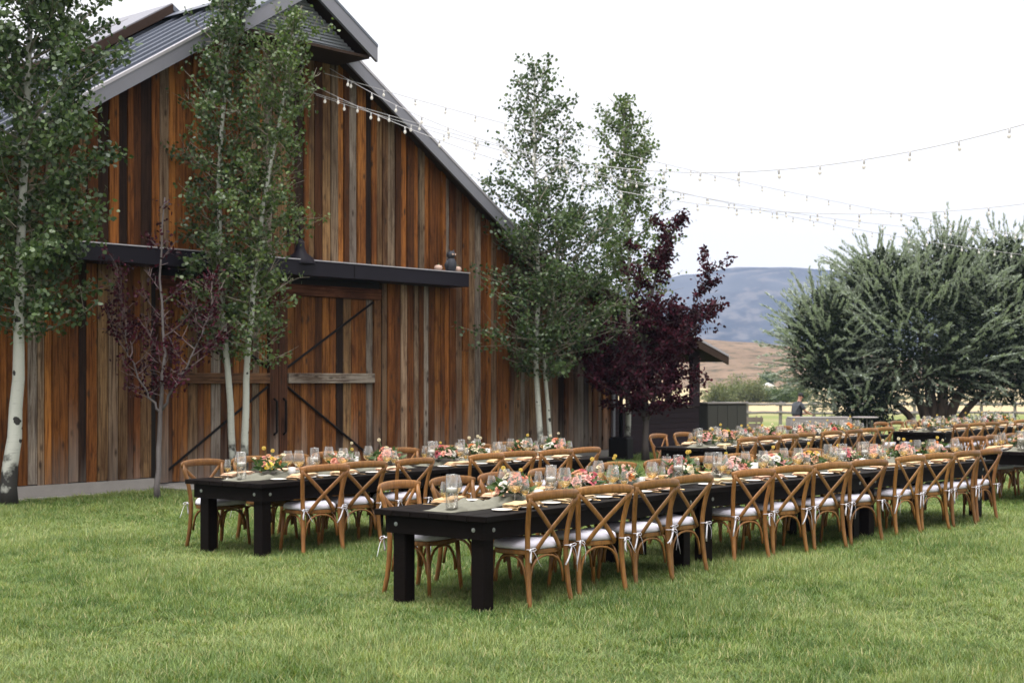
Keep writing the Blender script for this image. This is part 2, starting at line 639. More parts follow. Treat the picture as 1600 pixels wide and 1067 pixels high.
def grass_mat():
    m, nt, b = new_mat('grass_blade')
    oi = nt.nodes.new('ShaderNodeObjectInfo')
    geo = nt.nodes.new('ShaderNodeNewGeometry')
    n1 = noise(nt, oi.outputs['Location'], 0.42, 3)
    n2 = noise(nt, oi.outputs['Location'], 2.3, 3)
    n3 = noise(nt, oi.outputs['Location'], 0.13, 2)
    c = mixc(nt, (0.140, 0.230, 0.052), (0.385, 0.455, 0.150), maprange(nt, n2, 0.3, 0.7))
    c = mixc(nt, c, (0.55, 0.57, 0.235), maprange(nt, n1, 0.44, 0.66, 0, 0.85))
    c = mixc(nt, c, (0.085, 0.165, 0.034), maprange(nt, n3, 0.52, 0.68, 0, 0.6))
    rv = geo.outputs['Random Per Island']
    c = mixc(nt, c, mixc(nt, c, (0.38, 0.5, 0.45), 1.0, 'MULTIPLY'), maprange(nt, math_(nt, 'FRACT', math_(nt, 'MULTIPLY', rv, 7.31)), 0.0, 1.0))
    c = mixc(nt, c, (0.46, 0.40, 0.20), maprange(nt, rv, 0.86, 0.93, 0, 0.85))
    c = mixc(nt, c, mixc(nt, c, (0.55, 0.62, 0.6), 1.0, 'MULTIPLY'), maprange(nt, oi.outputs['Random'], 0, 1))
    nt.links.new(c, b.inputs['Base Color'])
    b.inputs['Roughness'].default_value = 0.5
    b.inputs['Specular IOR Level'].default_value = 0.35
    tr = nt.nodes.new('ShaderNodeBsdfTranslucent')
    nt.links.new(mixc(nt, c, (1.2, 1.25, 0.6), 1.0, 'MULTIPLY'), tr.inputs['Color'])
    mx = nt.nodes.new('ShaderNodeMixShader')
    mx.inputs[0].default_value = 0.35
    nt.links.new(b.outputs[0], mx.inputs[1])
    nt.links.new(tr.outputs[0], mx.inputs[2])
    nt.links.new(mx.outputs[0], nt.nodes['Material Output'].inputs['Surface'])
    return m


M['grass'] = grass_mat()


def ground_mat(name, stops, scale=0.3, fine=8.0):
    m, nt, b = new_mat(name)
    tc = nt.nodes.new('ShaderNodeTexCoord')
    n = noise(nt, tc.outputs['Object'], scale, 4)
    n2 = noise(nt, tc.outputs['Object'], fine, 4)
    r = ramp(nt, stops)
    nt.links.new(math_(nt, 'ADD', math_(nt, 'MULTIPLY', n, 0.65), math_(nt, 'MULTIPLY', n2, 0.35)), r.inputs[0])
    nt.links.new(r.outputs[0], b.inputs['Base Color'])
    b.inputs['Roughness'].default_value = 0.95
    b.inputs['Specular IOR Level'].default_value = 0.1
    return m


M['lawn'] = ground_mat('lawn_soil', [(0.3, (0.020, 0.034, 0.010)), (0.7, (0.040, 0.058, 0.017))], 0.5, 20)


def field_mat():
    """green meadow on this side of the fence line, dry straw-coloured pasture past it"""
    m, nt, b = new_mat('field_grass')
    geo = nt.nodes.new('ShaderNodeNewGeometry')
    sep = nt.nodes.new('ShaderNodeSeparateXYZ')
    nt.links.new(geo.outputs['Position'], sep.inputs[0])
    n = noise(nt, geo.outputs['Position'], 0.06, 4, 0.6, (0.5, 1, 1))
    nf = noise(nt, geo.outputs['Position'], 1.1, 4, 0.65, (0.5, 1.5, 1))
    green = mixc(nt, (0.105, 0.150, 0.045), (0.225, 0.235, 0.085), nf)
    green = mixc(nt, green, (0.26, 0.235, 0.12), maprange(nt, n, 0.5, 0.68, 0, 0.8))
    dry = mixc(nt, (0.33, 0.265, 0.15), (0.46, 0.37, 0.23), nf)
    y = math_(nt, 'ADD', sep.outputs['Y'], math_(nt, 'MULTIPLY', math_(nt, 'SUBTRACT', n, 0.5), 30.0))
    c = mixc(nt, green, dry, maprange(nt, y, 104, 122))
    nt.links.new(c, b.inputs['Base Color'])
    b.inputs['Roughness'].default_value = 0.95
    b.inputs['Specular IOR Level'].default_value = 0.1
    return m


M['field'] = field_mat()


def hill_mat(name, a, bcol, c3, scale, dots):
    m, nt, b = new_mat(name)
    geo = nt.nodes.new('ShaderNodeNewGeometry')
    n = noise(nt, geo.outputs['Position'], scale, 5, 0.6)
    n2 = noise(nt, geo.outputs['Position'], dots, 3, 0.7)
    c = mixc(nt, a, bcol, maprange(nt, n, 0.35, 0.65))
    c = mixc(nt, c, c3, maprange(nt, n2, 0.5, 0.6, 0, 0.75))
    nt.links.new(c, b.inputs['Base Color'])
    b.inputs['Roughness'].default_value = 1.0
    b.inputs['Specular IOR Level'].default_value = 0.0
    return m


M['mountain'] = hill_mat('mountain_forest', (0.014, 0.020, 0.024), (0.075, 0.08, 0.085), (0.125, 0.115, 0.105), 0.0045, 0.022)
M['foothill'] = hill_mat('foothill_scrub', (0.235, 0.165, 0.115), (0.155, 0.11, 0.075), (0.05, 0.05, 0.03), 0.03, 0.16)


# ------------------------------------------------------------------ ground, hills
def gz(y):
    """the land falls gently away beyond the tables"""
    if y < 28: return 0.0
    if y < 76: return -0.0235 * (y - 28) * min(1.0, (y - 28) / 10.0)
    return -1.128


def grid_mesh(name, xs, ys, zf, mat):
    mb = MB()
    nx, ny = len(xs), len(ys)
    mb.v = [(x, y, zf(x, y)) for y in ys for x in xs]
    mb.f = [(j * nx + i, j * nx + i + 1, (j + 1) * nx + i + 1, (j + 1) * nx + i) for j in range(ny - 1) for i in range(nx - 1)]
    return mb.mesh(name, mat, True)


xs = [-2950, -1500, -400, -120, -50, -25, 0, 25, 50, 120, 400, 1500, 2950]
ys = [-60, 0, 28, 31, 34, 38, 45, 52, 60, 68, 76, 90, 120, 200, 400, 1500, 3250]
tag(place('ground', grid_mesh('ground', xs, ys, lambda x, y: gz(y) - 0.004, M['field'])), kind='structure')
xs2 = [-40, -20, 0, 20, 40]
ys2 = [-20, 0, 14, 28, 31, 34, 38, 45, 52, 60]
tag(place('lawn', grid_mesh('lawn', xs2, ys2, lambda x, y: gz(y), M['lawn'])), kind='structure')

from mathutils import noise as mnoise


def hill(name, dist, depth, prof, mat, amp, nsc, nx=120, ny=26, kind='structure'):
    """heightfield; prof(x/dist) = skyline height over the base"""
    mb = MB()
    span = dist * 0.95
    for j in range(ny):
        fy = j / (ny - 1)
        for i in range(nx):
            x = -span + 2 * span * i / (nx - 1)
            y = dist - depth * 0.55 + depth * fy * 1.1
            up = math.sin(min(1, fy * 1.9) * math.pi / 2) if fy < 0.53 else math.cos((fy - 0.53) / 0.47 * math.pi / 2)
            h = prof(x / dist) * max(0, up)
            h += amp * up * (mnoise.noise(Vector((x / nsc, y / nsc, 3.1))) + 0.5 * mnoise.noise(Vector((x / nsc * 2.3, y / nsc * 2.3, 9.7)))) * min(1, fy * 4)
            mb.v.append((x, y, -1.6 + h))
    mb.f = [(j * nx + i, j * nx + i + 1, (j + 1) * nx + i + 1, (j + 1) * nx + i) for j in range(ny - 1) for i in range(nx - 1)]
    return tag(place(name, mb.mesh(name, mat, True)), kind=kind)


def interp(pts):
    def f(k):
        if k <= pts[0][0]: return pts[0][1]
        for (a, va), (b, vb) in zip(pts, pts[1:]):
            if k <= b:
                t = (k - a) / (b - a)
                t = t * t * (3 - 2 * t)
                return va + (vb - va) * t
        return pts[-1][1]
    return f


def pk(px): return (px - 800) / 2222.0
def ph(py, d): return (590 - py) / 2222.0 * d + 3.2


D = 2600.0
hill('mountain', D, 1100, interp([(pk(200), ph(540, D)), (pk(700), ph(500, D)), (pk(900), ph(470, D)), (pk(1000), ph(449, D)), (pk(1075), ph(430, D)), (pk(1150), ph(417, D)), (pk(1200), ph(417, D)), (pk(1260), ph(423, D)), (pk(1420), ph(442, D)), (pk(1700), ph(480, D)), (pk(2200), ph(520, D))]), M['mountain'], 14, 170, 200, 44)
D = 620.0
hill('foothill', D, 420, interp([(pk(700), ph(580, D)), (pk(950), ph(556, D)), (pk(1080), ph(533, D)), (pk(1160), ph(537, D)), (pk(1260), ph(549, D)), (pk(1400), ph(562, D)), (pk(1700), ph(572, D))]), M['foothill'], 1.6, 45)

# pale air over the valley
mb = MB()
mb.box((-3000, -80, -3), (3000, 3300, 330))
vm = bpy.data.materials.new('haze_air')
vm.use_nodes = True
vn = vm.node_tree
vn.nodes.remove(vn.nodes['Principled BSDF'])
pv = vn.nodes.new('ShaderNodeVolumePrincipled')
pv.inputs['Color'].default_value = (0.52, 0.66, 1.0, 1)
pv.inputs['Density'].default_value = 0.00020
vn.links.new(pv.outputs[0], vn.nodes['Material Output'].inputs['Volume'])
tag(obj('haze', mb, vm), kind='stuff')

# ------------------------------------------------------------------ the barn
TH = R(41)
U = Vector((math.sin(TH), math.cos(TH), 0))      # along the gable wall, away from the camera
NV = Vector((math.cos(TH), -math.sin(TH), 0))    # out of the wall, towards the lawn
barn = thing('barn', 'tall gabled barn of rust brown and grey weathered vertical boards with metal roof', 'barn', (-7.03, 20.36, 0), math.pi / 2 - TH)
# local axes of the barn: x along the wall, y into the building, z up
TC, APEX, SL, SL2 = 4.66, 8.10, 0.62, 0.288
HB = 6.30                                          # half width of the steep roof
ZB = APEX - SL * HB
T1 = 14.0                                          # corner of the boarded wall
T2 = 18.15                                          # end of the low roof


def roof_z(t):
    a = abs(t - TC)
    return APEX - SL * a if a <= HB else ZB - SL2 * (a - HB)


wall_l = TC - (T1 - TC)
wall = obj('wall', MB().prism([(wall_l, 0.04, 0.2), (T1, 0.04, 0.2), (T1, 0.04, roof_z(T1) - .05), (TC + HB, 0.04, ZB - .05), (TC, 0.04, APEX - .05), (TC - HB, 0.04, ZB - .05), (wall_l, 0.04, roof_z(wall_l) - .05)], (0, 0.12, 0)), M['backing'], barn)

WOODS = [((0.255, 0.100, 0.025), 9), ((0.34, 0.145, 0.038), 8), ((0.175, 0.066, 0.017), 7), ((0.10, 0.039, 0.013), 4),
         ((0.034, 0.017, 0.010), 3), ((0.26, 0.165, 0.085), 4), ((0.28, 0.205, 0.145), 3), ((0.31, 0.275, 0.25), 2), ((0.20, 0.155, 0.115), 2)]
WPOOL = [c for c, w in WOODS for _ in range(w)]
TANS = [(0.24, 0.16, 0.10), (0.20, 0.13, 0.085), (0.26, 0.19, 0.14), (0.17, 0.095, 0.05), (0.27, 0.24, 0.22), (0.29, 0.15, 0.06)]


def woodcol(r, dark=1.0, tan=0.0):
    c = r.choice(TANS) if r.random() < tan else r.choice(WPOOL)
    k = r.uniform(0.64, 1.1) * dark
    return (c[0] * k, c[1] * k * 0.96, c[2] * k * 0.9, 1)


def plank(parent, t0, t1, z0, z1a, z1b, proud, r, name='plank', thick=0.035, yoff=0.0, color=None):
    """one board; its top follows the roof slope (z1a at t0, z1b at t1)"""
    w = (t1 - t0) / 2
    tm = (t0 + t1) / 2
    y0, y1 = -proud - thick, 0.03
    e = 0.004
    lean = r.uniform(-0.003, 0.003)
    vs = [(-w, y1, 0), (-w, y0 + e, 0), (-w + e, y0, 0), (w - e, y0, 0), (w, y0 + e, 0), (w, y1, 0)]
    n = 6
    mb = MB()
    ts = []
    for x, y, _ in vs:
        k = (x + w) / (2 * w)
        ts.append((x + lean, y, z1a - z0 + (z1b - z1a) * k))
    mb.v = vs + ts
    mb.f = [tuple(range(n)), tuple(range(2 * n - 1, n - 1, -1))] + [(i, n + i, n + (i + 1) % n, (i + 1) % n) for i in range(n)]
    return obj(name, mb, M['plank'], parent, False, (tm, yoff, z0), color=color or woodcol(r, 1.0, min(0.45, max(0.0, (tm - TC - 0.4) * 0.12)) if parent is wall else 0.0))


rb = random.Random(11)
AW0, AW1, AWZ0, AWZ1, AWD = 0.06, 8.86, 3.45, 3.72, 0.55   # awning
D0, D1, DZ = TC - 2.36, TC + 2.36, 3.36                     # door opening
t = -1.35
k = 0
while t < T1 - 0.03:
    w = rb.choice([0.115, 0.13, 0.145, 0.155, 0.17, 0.185, 0.2])
    t1 = min(t + w, T1)
    proud = rb.choice([0.012, 0.022, 0.03, 0.038]) if k % 2 else rb.choice([0.0, 0.006, 0.012])
    gap = rb.uniform(0.003, 0.010)
    za, zb = roof_z(t) - 0.01, roof_z(t1) - 0.01
    if t < TC < t1:
        za = zb = min(za, zb)
    inside = t > AW0 and t1 < AW1
    zsplit = 3.60
    bot = 0.2 + rb.uniform(-0.015, 0.015)
    if inside:
        plank(wall, t, t1 - gap, zsplit + 0.002, za, zb, proud, rb)
        if not (t1 > D0 - 0.02 and t < D1 + 0.02):
            plank(wall, t, t1 - gap, bot, zsplit - 0.03, zsplit - 0.03, rb.choice([0, 0.006, 0.02]), rb)
    else:
        if rb.random() < 0.18:
            zs = rb.uniform(2.0, 3.0)
            plank(wall, t, t1 - gap, zs, za, zb, proud + 0.012, rb)
            plank(wall, t, t1 - gap, bot, zs - 0.004, zs - 0.004, proud, rb)
        else:
            plank(wall, t, t1 - gap, bot, za, zb, proud, rb)
    t = t1
    k += 1

# concrete foot of the wall and apron before the doors
mb = MB()
mb.box((wall_l, -0.085, -0.15), (D0 - 0.1, 0.16, 0.197))
mb.box((D1 + 0.1, -0.085, -0.15), (T1, 0.16, 0.197))
mb.box((D0 - 0.1, -0.05, -0.15), (D1 + 0.1, 0.16, 0.10))
obj('foundation', mb, M['concrete'], barn)
tag(obj('path', MB().bevbox((-1.6, -0.45, -0.1), (D0 - 0.15, -0.09, 0.035), 0.01).box((D0 - 0.14, -0.95, -0.1), (D1 + 0.2, -0.055, 0.07)), M['concrete'], None, False, (-7.03, 20.36, 0), (0, 0, math.pi / 2 - TH)), kind='structure')

# sliding doors
for sgn in (-1, 1):
    leaf = bpy.data.objects.new('barn_door', None)
    COL.objects.link(leaf)
    leaf.parent = barn
    leaf.location = (TC, 0, 0)
    x = 0.20
    while x < 2.33:
        w = rb.choice([0.12, 0.14, 0.15, 0.17, 0.19])
        x1 = min(x + w, 2.34)
        a, b = (x, x1 - 0.006) if sgn > 0 else (-x1 + 0.006, -x)
        plank(leaf, a, b, 0.12, DZ - 0.22, DZ - 0.22, rb.choice([0.0, 0.005]), rb, 'door_board', 0.03, color=woodcol(rb, 0.8))
        x = x1
    dk = (0.075, 0.030, 0.014, 1)
    plank(leaf, min(sgn * 0.006, sgn * 0.19), max(sgn * 0.006, sgn * 0.19), 0.12, DZ - 0.22, DZ - 0.22, 0.055, rb, 'stile', 0.035, color=dk)
    plank(leaf, min(sgn * 2.2, sgn * 2.36), max(sgn * 2.2, sgn * 2.36), 0.12, DZ - 0.22, DZ - 0.22, 0.05, rb, 'stile', 0.035, color=(0.16, 0.075, 0.03, 1))
    # mid rail and top rail: a board laid on its side
    for zz, hh, cc in ((1.66, 0.17, (0.27, 0.235, 0.2, 1) if sgn > 0 else (0.16, 0.085, 0.045, 1)), (DZ - 0.21, 0.19, (0.11, 0.04, 0.018, 1))):
        mb = MB()
        mb.bevbox((-0.11, -0.005, 0.0), (-0.035, 0.0 + hh - 0.005, 1.99 if zz < 2 else 2.35), 0.004)
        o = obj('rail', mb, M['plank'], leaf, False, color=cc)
        o.rotation_euler = (0, 0, 0)
        # local z -> +-x, local x -> y (out of wall), local y -> z
        o.matrix_local = Matrix(((0, 0, sgn, sgn * (0.2 if zz < 2 else 0.005)), (1, 0, 0, 0.0), (0, 1, 0, zz), (0, 0, 0, 1)))
    for (za, zb) in ((1.60, 0.30), (1.92, 3.10)):
        obj('brace', MB().tube([(sgn * 0.21, -0.055, za), (sgn * 2.2, -0.055, zb)], 0.02, 6), M['iron'], leaf)
    obj('door_handle', MB().tube([(sgn * 0.1, -0.09, 0.8), (sgn * 0.1, -0.16, 0.84), (sgn * 0.1, -0.16, 1.36), (sgn * 0.1, -0.09, 1.4)], 0.02, 6), M['iron'], leaf)

# awning over the doors
aw = obj('awning', MB().bevbox((AW0, -AWD, AWZ0), (AW1, -0.068, AWZ1 - 0.02), 0.006), M['awning'], barn)
obj('flashing', MB().box((AW0 - 0.015, -AWD - 0.015, AWZ1 - 0.018), (AW1 + 0.015, -0.068, AWZ1)), M['flash'], aw)
for tt in (3.0, 5.95):
    obj('joint', MB().box((tt - 0.006, -AWD - 0.006, AWZ0 + 0.01), (tt + 0.006, -AWD + 0.01, AWZ1 - 0.03)), M['iron'], aw)

# roof: slabs, panels between standing seams, fascias
ROOF_D = 12.0
OV = 0.32


def slab(t0, z0, t1, z1, y0, y1, th):
    return MB().prism([(t0, y0, z0), (t1, y0, z1), (t1, y0, z1 + th), (t0, y0, z0 + th)], (0, y1 - y0, 0))


roof = obj('roof', slab(TC - HB, ZB, TC, APEX, -OV + 0.02, ROOF_D, 0.12), M['soffit'], barn)
obj('roof_deck', slab(TC, APEX, TC + HB, ZB, -OV + 0.02, ROOF_D, 0.12), M['soffit'], roof)
obj('roof_deck', slab(TC + HB, ZB, T2, roof_z(T2), -OV + 0.02, 8.0, 0.12), M['soffit'], roof)
obj('roof_deck', slab(TC - HB, ZB, wall_l - 0.4, roof_z(wall_l - 0.4), -OV + 0.02, ROOF_D, 0.12), M['soffit'], roof)


def panel_mesh(t0, z0, t1, z1, w):
    """roofing sheet of width w with an upstanding seam on its far edge"""
    zz = 0.123
    mb = MB()
    mb.prism([(t0, 0.003, z0 + zz), (t0, w - 0.003, z0 + zz), (t1, w - 0.003, z1 + zz), (t1, 0.003, z1 + zz)], (0, 0, 0.012))
    mb.prism([(t0, w - 0.03, z0 + zz + 0.0125), (t0, w - 0.004, z0 + zz + 0.0125), (t1, w - 0.004, z1 + zz + 0.0125), (t1, w - 0.03, z1 + zz + 0.0125)], (0, 0, 0.045))
    return mb.mesh('roof_panel', M['roof'])


PW = 0.42
pl = panel_mesh(TC - HB, ZB, TC, APEX, PW)
pr = panel_mesh(TC, APEX, TC + HB, ZB, PW)
p2 = panel_mesh(TC + HB, ZB, T2, roof_z(T2), PW)
p3 = panel_mesh(wall_l - 0.4, roof_z(wall_l - 0.4), TC - HB, ZB, PW)
for i in range(int((ROOF_D + OV) / PW)):
    y = -OV + 0.025 + i * PW
    place('roof_panel', pl, roof, (0, y, 0))
    place('roof_panel', pr, roof, (0, y, 0))
    place('roof_panel', p3, roof, (0, y, 0))
    if y < 7.2: place('roof_panel', p2, roof, (0, y, 0))
obj('ridge_cap', MB().prism([(TC - 0.2, -OV + 0.02, APEX + 0.125), (TC, -OV + 0.02, APEX + 0.25), (TC + 0.2, -OV + 0.02, APEX + 0.125), (TC, -OV + 0.02, APEX + 0.2)], (0, ROOF_D, 0)), M['roof'], roof)


def fascia(t0, z0, t1, z1, y, h0=-0.10, h1=0.165, th=0.05):
    mb = MB().prism([(t0, y - th, z0 + h0), (t1, y - th, z1 + h0), (t1, y - th, z1 + h1), (t0, y - th, z0 + h1)], (0, th, 0))
    f = obj('fascia', mb, M['soffit'] if h1 < 0.16 else M['fascia'], roof)
    mb = MB().prism([(t0, y - th - 0.012, z0 + h1 - 0.03), (t1, y - th - 0.012, z1 + h1 - 0.03), (t1, y - th - 0.012, z1 + h1 + 0.02), (t0, y - th - 0.012, z0 + h1 + 0.02)], (0, th + 0.06, 0))
    obj('drip_edge', mb, M['flash'], roof)
    return f


fascia(TC - HB, ZB, TC - 1.3, APEX - SL * 1.3, -OV)
fascia(TC + 1.3, APEX - SL * 1.3, TC + HB, ZB, -OV)
fascia(TC + HB, ZB, T2, roof_z(T2), -OV, -0.06, 0.15)
fascia(wall_l - 0.4, roof_z(wall_l - 0.4), TC - HB, ZB, -OV, -0.06, 0.15)

# hood under the ridge
HW, HD = 1.42, 0.95
hood = obj('hay_hood', slab(TC - HW, APEX + 0.0 - SL * HW + 0.03, TC, APEX + 0.03, -HD + 0.02, -OV - 0.075, 0.13), M['soffit'], barn)
obj('hood_roof', slab(TC, APEX + 0.03, TC + HW, APEX + 0.03 - SL * HW, -HD + 0.02, -OV - 0.075, 0.13), M['soffit'], hood)
for s in (-1, 1):
    z1 = APEX + 0.03 - SL * HW
    a, b = ((TC - HW, z1), (TC, APEX + 0.03)) if s < 0 else ((TC, APEX + 0.03), (TC + HW, z1))
    mb = MB().prism([(a[0], -HD - 0.04, a[1] - 0.11), (b[0], -HD - 0.04, b[1] - 0.11), (b[0], -HD - 0.04, b[1] + 0.15), (a[0], -HD - 0.04, a[1] + 0.15)], (0, 0.055, 0))
    obj('fascia', mb, M['fascia'], hood)
    mb = MB().prism([(a[0], -HD - 0.05, a[1] + 0.135), (b[0], -HD - 0.05, b[1] + 0.135), (b[0], -HD - 0.05, b[1] + 0.185), (a[0], -HD - 0.05, a[1] + 0.185)], (0, HD - OV - 0.03, 0))
    obj('hood_sheet', mb, M['roof'], hood)
HZ = APEX - SL * HW + 0.02
obj('soffit', MB().prism([(TC - HW + 0.1, -HD + 0.06, HZ - 0.05), (TC + HW - 0.1, -HD + 0.06, HZ - 0.05), (TC + HW - 0.1, -HD + 0.06, HZ), (TC - HW + 0.1, -HD + 0.06, HZ)], (0, HD - 0.12, 0)), M['soffit'], hood)
mb = MB()
ns = 15
for i in range(ns):
    z = HZ + 0.03 + i * (SL * HW - 0.12) / ns
    hw = (APEX - 0.06 - z) / SL - 0.1
    if hw < 0.05: break
    mb = MB().prism([(TC - hw, -0.72, z), (TC + hw, -0.72, z), (TC + hw, -0.69, z + 0.052), (TC - hw, -0.69, z + 0.052)], (0, 0.014, 0.0))
    obj('slat', mb, M['louvre'], hood)
obj('louvre_back', MB().prism([(TC - HW + 0.15, -0.66, HZ + 0.01), (TC + HW - 0.15, -0.66, HZ + 0.01), (TC, -0.66, APEX - 0.05)], (0, 0.03, 0)), M['backing'], hood)

# raised monitor roof further back along the ridge
MY, MH, MW = 2.9, 0.33, 1.75
mon = obj('monitor_roof', slab(TC - MW, APEX + MH - SL * MW, TC, APEX + MH, MY, ROOF_D - 1, 0.07), M['soffit'], barn)
obj('monitor_sheet', slab(TC - MW, APEX + MH - SL * MW + 0.073, TC - 0.004, APEX + MH + 0.073, MY, ROOF_D - 1, 0.03), M['fascia'], mon)
obj('monitor_sheet', slab(TC, APEX + MH, TC + MW, APEX + MH - SL * MW, MY, ROOF_D - 1, 0.1), M['roof'], mon)
obj('monitor_wall', MB().prism([(TC - MW + 0.3, MY + 0.35, APEX - SL * MW + 0.2), (TC + MW - 0.3, MY + 0.35, APEX - SL * MW + 0.2), (TC + MW - 0.3, MY + 0.35, APEX + MH - SL * (MW - 0.3) - 0.02), (TC, MY + 0.35, APEX + MH - 0.02), (TC - MW + 0.3, MY + 0.35, APEX + MH - SL * (MW - 0.3) - 0.02)], (0, ROOF_D - 5, 0)), M['soffit'], mon)
obj('fascia', MB().prism([(TC - MW, MY - 0.04, APEX + MH - SL * MW - 0.09), (TC, MY - 0.04, APEX + MH - 0.09), (TC, MY - 0.04, APEX + MH + 0.08), (TC - MW, MY - 0.04, APEX + MH - SL * MW + 0.08)], (0, 0.037, 0)), M['soffit'], mon)

# side and back walls, plain
mb = MB()
mb.box((wall_l + 0.01, 0.165, 0.2), (wall_l + 0.15, ROOF_D - 0.4, roof_z(wall_l) - 0.06))
mb.box((wall_l + 0.16, ROOF_D - 0.5, 0.2), (T1 - 0.16, ROOF_D - 0.4, roof_z(T1) - 0.06))
mb.box((T1 - 0.15, 0.165, 0.2), (T1, ROOF_D - 0.4, roof_z(T1) - 0.06))
obj('outer_wall', mb, M['soffit'], barn)

# dark open porch under the low roof
PT0, PT1 = 14.02, 17.35
porch = obj('porch', MB().box((PT0, -0.02, 0.0), (PT1, 0.05, 1.06)), M['backing'], barn)
z = 0.02
while z < 1.0:
    h = 0.115
    g = rb.uniform(0.8, 1.25)
    obj('siding_board', MB().bevbox((0, 0, 0), (h - 0.006, 0.028 + rb.uniform(0, 0.004), PT1 - PT0), 0.003), M['dark_siding'], porch, False, (PT0, -0.024, z), color=(g, g, g, 1)).matrix_local = Matrix(((0, 0, 1, PT0), (0, -1, 0, -0.024), (1, 0, 0, z), (0, 0, 0, 1)))
    z += h
obj('sill', MB().bevbox((PT0, -0.07, 1.065), (PT1 + 0.03, 0.08, 1.105), 0.005), M['dark_siding'], porch)
for tt in (14.1, 15.1, 16.15, 17.15):
    obj('post', MB().box((tt, -0.03, 1.107), (tt + (0.28 if tt > 17 else 0.12), 0.09, roof_z(tt + 0.2) - 0.01)), M['dark_siding'], porch)
obj('post', MB().box((PT1 - 0.15, 4.0, 0), (PT1, 4.15, roof_z(PT1) - 0.02)), M['dark_siding'], porch)
obj('lintel', MB().prism([(PT0, -0.045, roof_z(PT0) - 0.45), (PT1, -0.045, roof_z(PT1) - 0.16), (PT1, -0.045, roof_z(PT1) - 0.02), (PT0, -0.045, roof_z(PT0) - 0.02)], (0, 0.10, 0)), M['dark_siding'], porch)


def bw(t, y, z):
    """barn coordinates -> world"""
    p = Vector((-7.03, 20.36, 0)) + U * t - NV * y
    return Vector((p.x, p.y, z))


# gooseneck lamp over the awning
lamp = thing('gooseneck_lamp', 'black gooseneck barn lamp with bell shade above the awning', 'lamp', bw(TC + 0.22, -0.05, 3.75), math.pi / 2 - TH)
obj('arm', MB().tube([(0, 0, 0.35), (0, -0.03, 0.55), (0.0, -0.13, 0.68), (0.0, -0.25, 0.66), (0, -0.32, 0.5), (0, -0.33, 0.32)], 0.016, 8), M['iron'], lamp, True)
obj('wall_mount', MB().lathe([(0.07, 0), (0.07, 0.02), (0.03, 0.03)], 12), M['iron'], lamp, True, (0, -0.02, 0.35), (R(90), 0, 0))
obj('lamp_shade', MB().lathe([(0.26, -0.18), (0.255, -0.15), (0.21, -0.07), (0.11, 0.0), (0.075, 0.09), (0.065, 0.2), (0.03, 0.24)], 20, cap0=False), M['awning'], lamp, True, (0, -0.33, 0.08))

# owl figure and gourds on the awning
owl = thing('owl_figure', 'small dark owl figure perched on the end of the awning', 'figurine', bw(8.5, -0.42, AWZ1), math.pi / 2 - TH)
obj('body', MB().lathe([(0.045, 0), (0.085, 0.03), (0.105, 0.1), (0.1, 0.17), (0.075, 0.235), (0.062, 0.25)], 14), M['owl'], owl, True)
hd = obj('head', MB().lathe([(0.05, 0.0), (0.078, 0.03), (0.085, 0.07), (0.07, 0.115), (0.03, 0.135)], 14), M['owl'], owl, True, (0, 0, 0.25))
for s in (-1, 1):
    obj('ear_tuft', MB().tube([(s * 0.045, -0.01, 0.1), (s * 0.06, -0.015, 0.17)], [0.025, 0.004], 6), M['owl'], hd)
    obj('eye', MB().lathe([(0.02, 0), (0.016, 0.008)], 10), M['gourd'], hd, False, (s * 0.032, -0.076, 0.07), (R(90), 0, 0))
    obj('wing', MB().tube([(s * 0.09, 0.0, 0.21), (s * 0.112, 0.01, 0.12), (s * 0.07, 0.05, 0.02)], [0.02, 0.045, 0.012], 8, flat=(0.5, 1)), M['owl'], owl, True)
for k, (dt, dy, lab) in enumerate(((8.2, -0.38, 'small pale gourd on the awning at the lamp side of the owl'), (8.69, -0.40, 'small pale gourd at the outer side of the awning owl'))):
    g = tag(obj('gourd', MB().lathe([(0.02, 0.0), (0.06, 0.02), (0.08, 0.06), (0.06, 0.1), (0.02, 0.112)], 12), M['gourd'], None, True, bw(dt, dy, AWZ1)), lab, 'gourd', 'gourds on the awning')
    obj('stalk', MB().tube([(0, 0, 0.105), (0.01, 0, 0.14)], 0.01, 6), M['stem'], g)

# grey-green cabinet past the porch
cab = thing('cabinet', 'tall plain grey green cabinet standing beside the dark porch', 'cabinet', bw(17.75, -0.02, -0.10), math.pi / 2 - TH + R(-24))
obj('body', MB().bevbox((0, 0, 0), (1.12, 0.6, 1.22), 0.01), M['box_grey'], cab)
for i in range(4):
    obj('panel', MB().bevbox((0.01 + i * 0.276, -0.022, 0.05), (0.01 + i * 0.276 + 0.268, -0.002, 1.19), 0.004), M['box_grey'], cab)
obj('lid', MB().bevbox((-0.02, -0.05, 1.222), (1.14, 0.62, 1.26), 0.01), M['vine'], cab)

# black heater at the barn corner
hp = bw(13.35, -0.75, 0)
heat = thing('patio_heater', 'black patio heater with a square base by the corner of the barn', 'patio heater', hp, math.pi / 2 - TH + 0.3)
obj('base', MB().bevbox((-0.21, -0.21, 0.0), (0.21, 0.21, 0.5), 0.03), M['iron'], heat)
obj('pole', MB().tube([(0, 0, 0.48), (0, 0, 2.0)], 0.045, 10), M['iron'], heat, True)
obj('burner', MB().lathe([(0.10, 0), (0.11, 0.05), (0.11, 0.32), (0.06, 0.36)], 14), M['iron'], heat, True, (0, 0, 1.95))
obj('reflector', MB().lathe([(0.46, 0), (0.44, 0.03), (0.2, 0.12), (0.03, 0.15)], 20, cap0=False), M['iron'], heat, True, (0, 0, 2.3))
dsp = tag(obj('downspout', MB().tube([(0, 0, 2.9), (0, 0, 0.25), (0.02, -0.05, 0.16), (0.05, -0.2, 0.1)], 0.045, 6), M['fascia'], barn, False, (T1 - 0.05, -0.10, 0)))

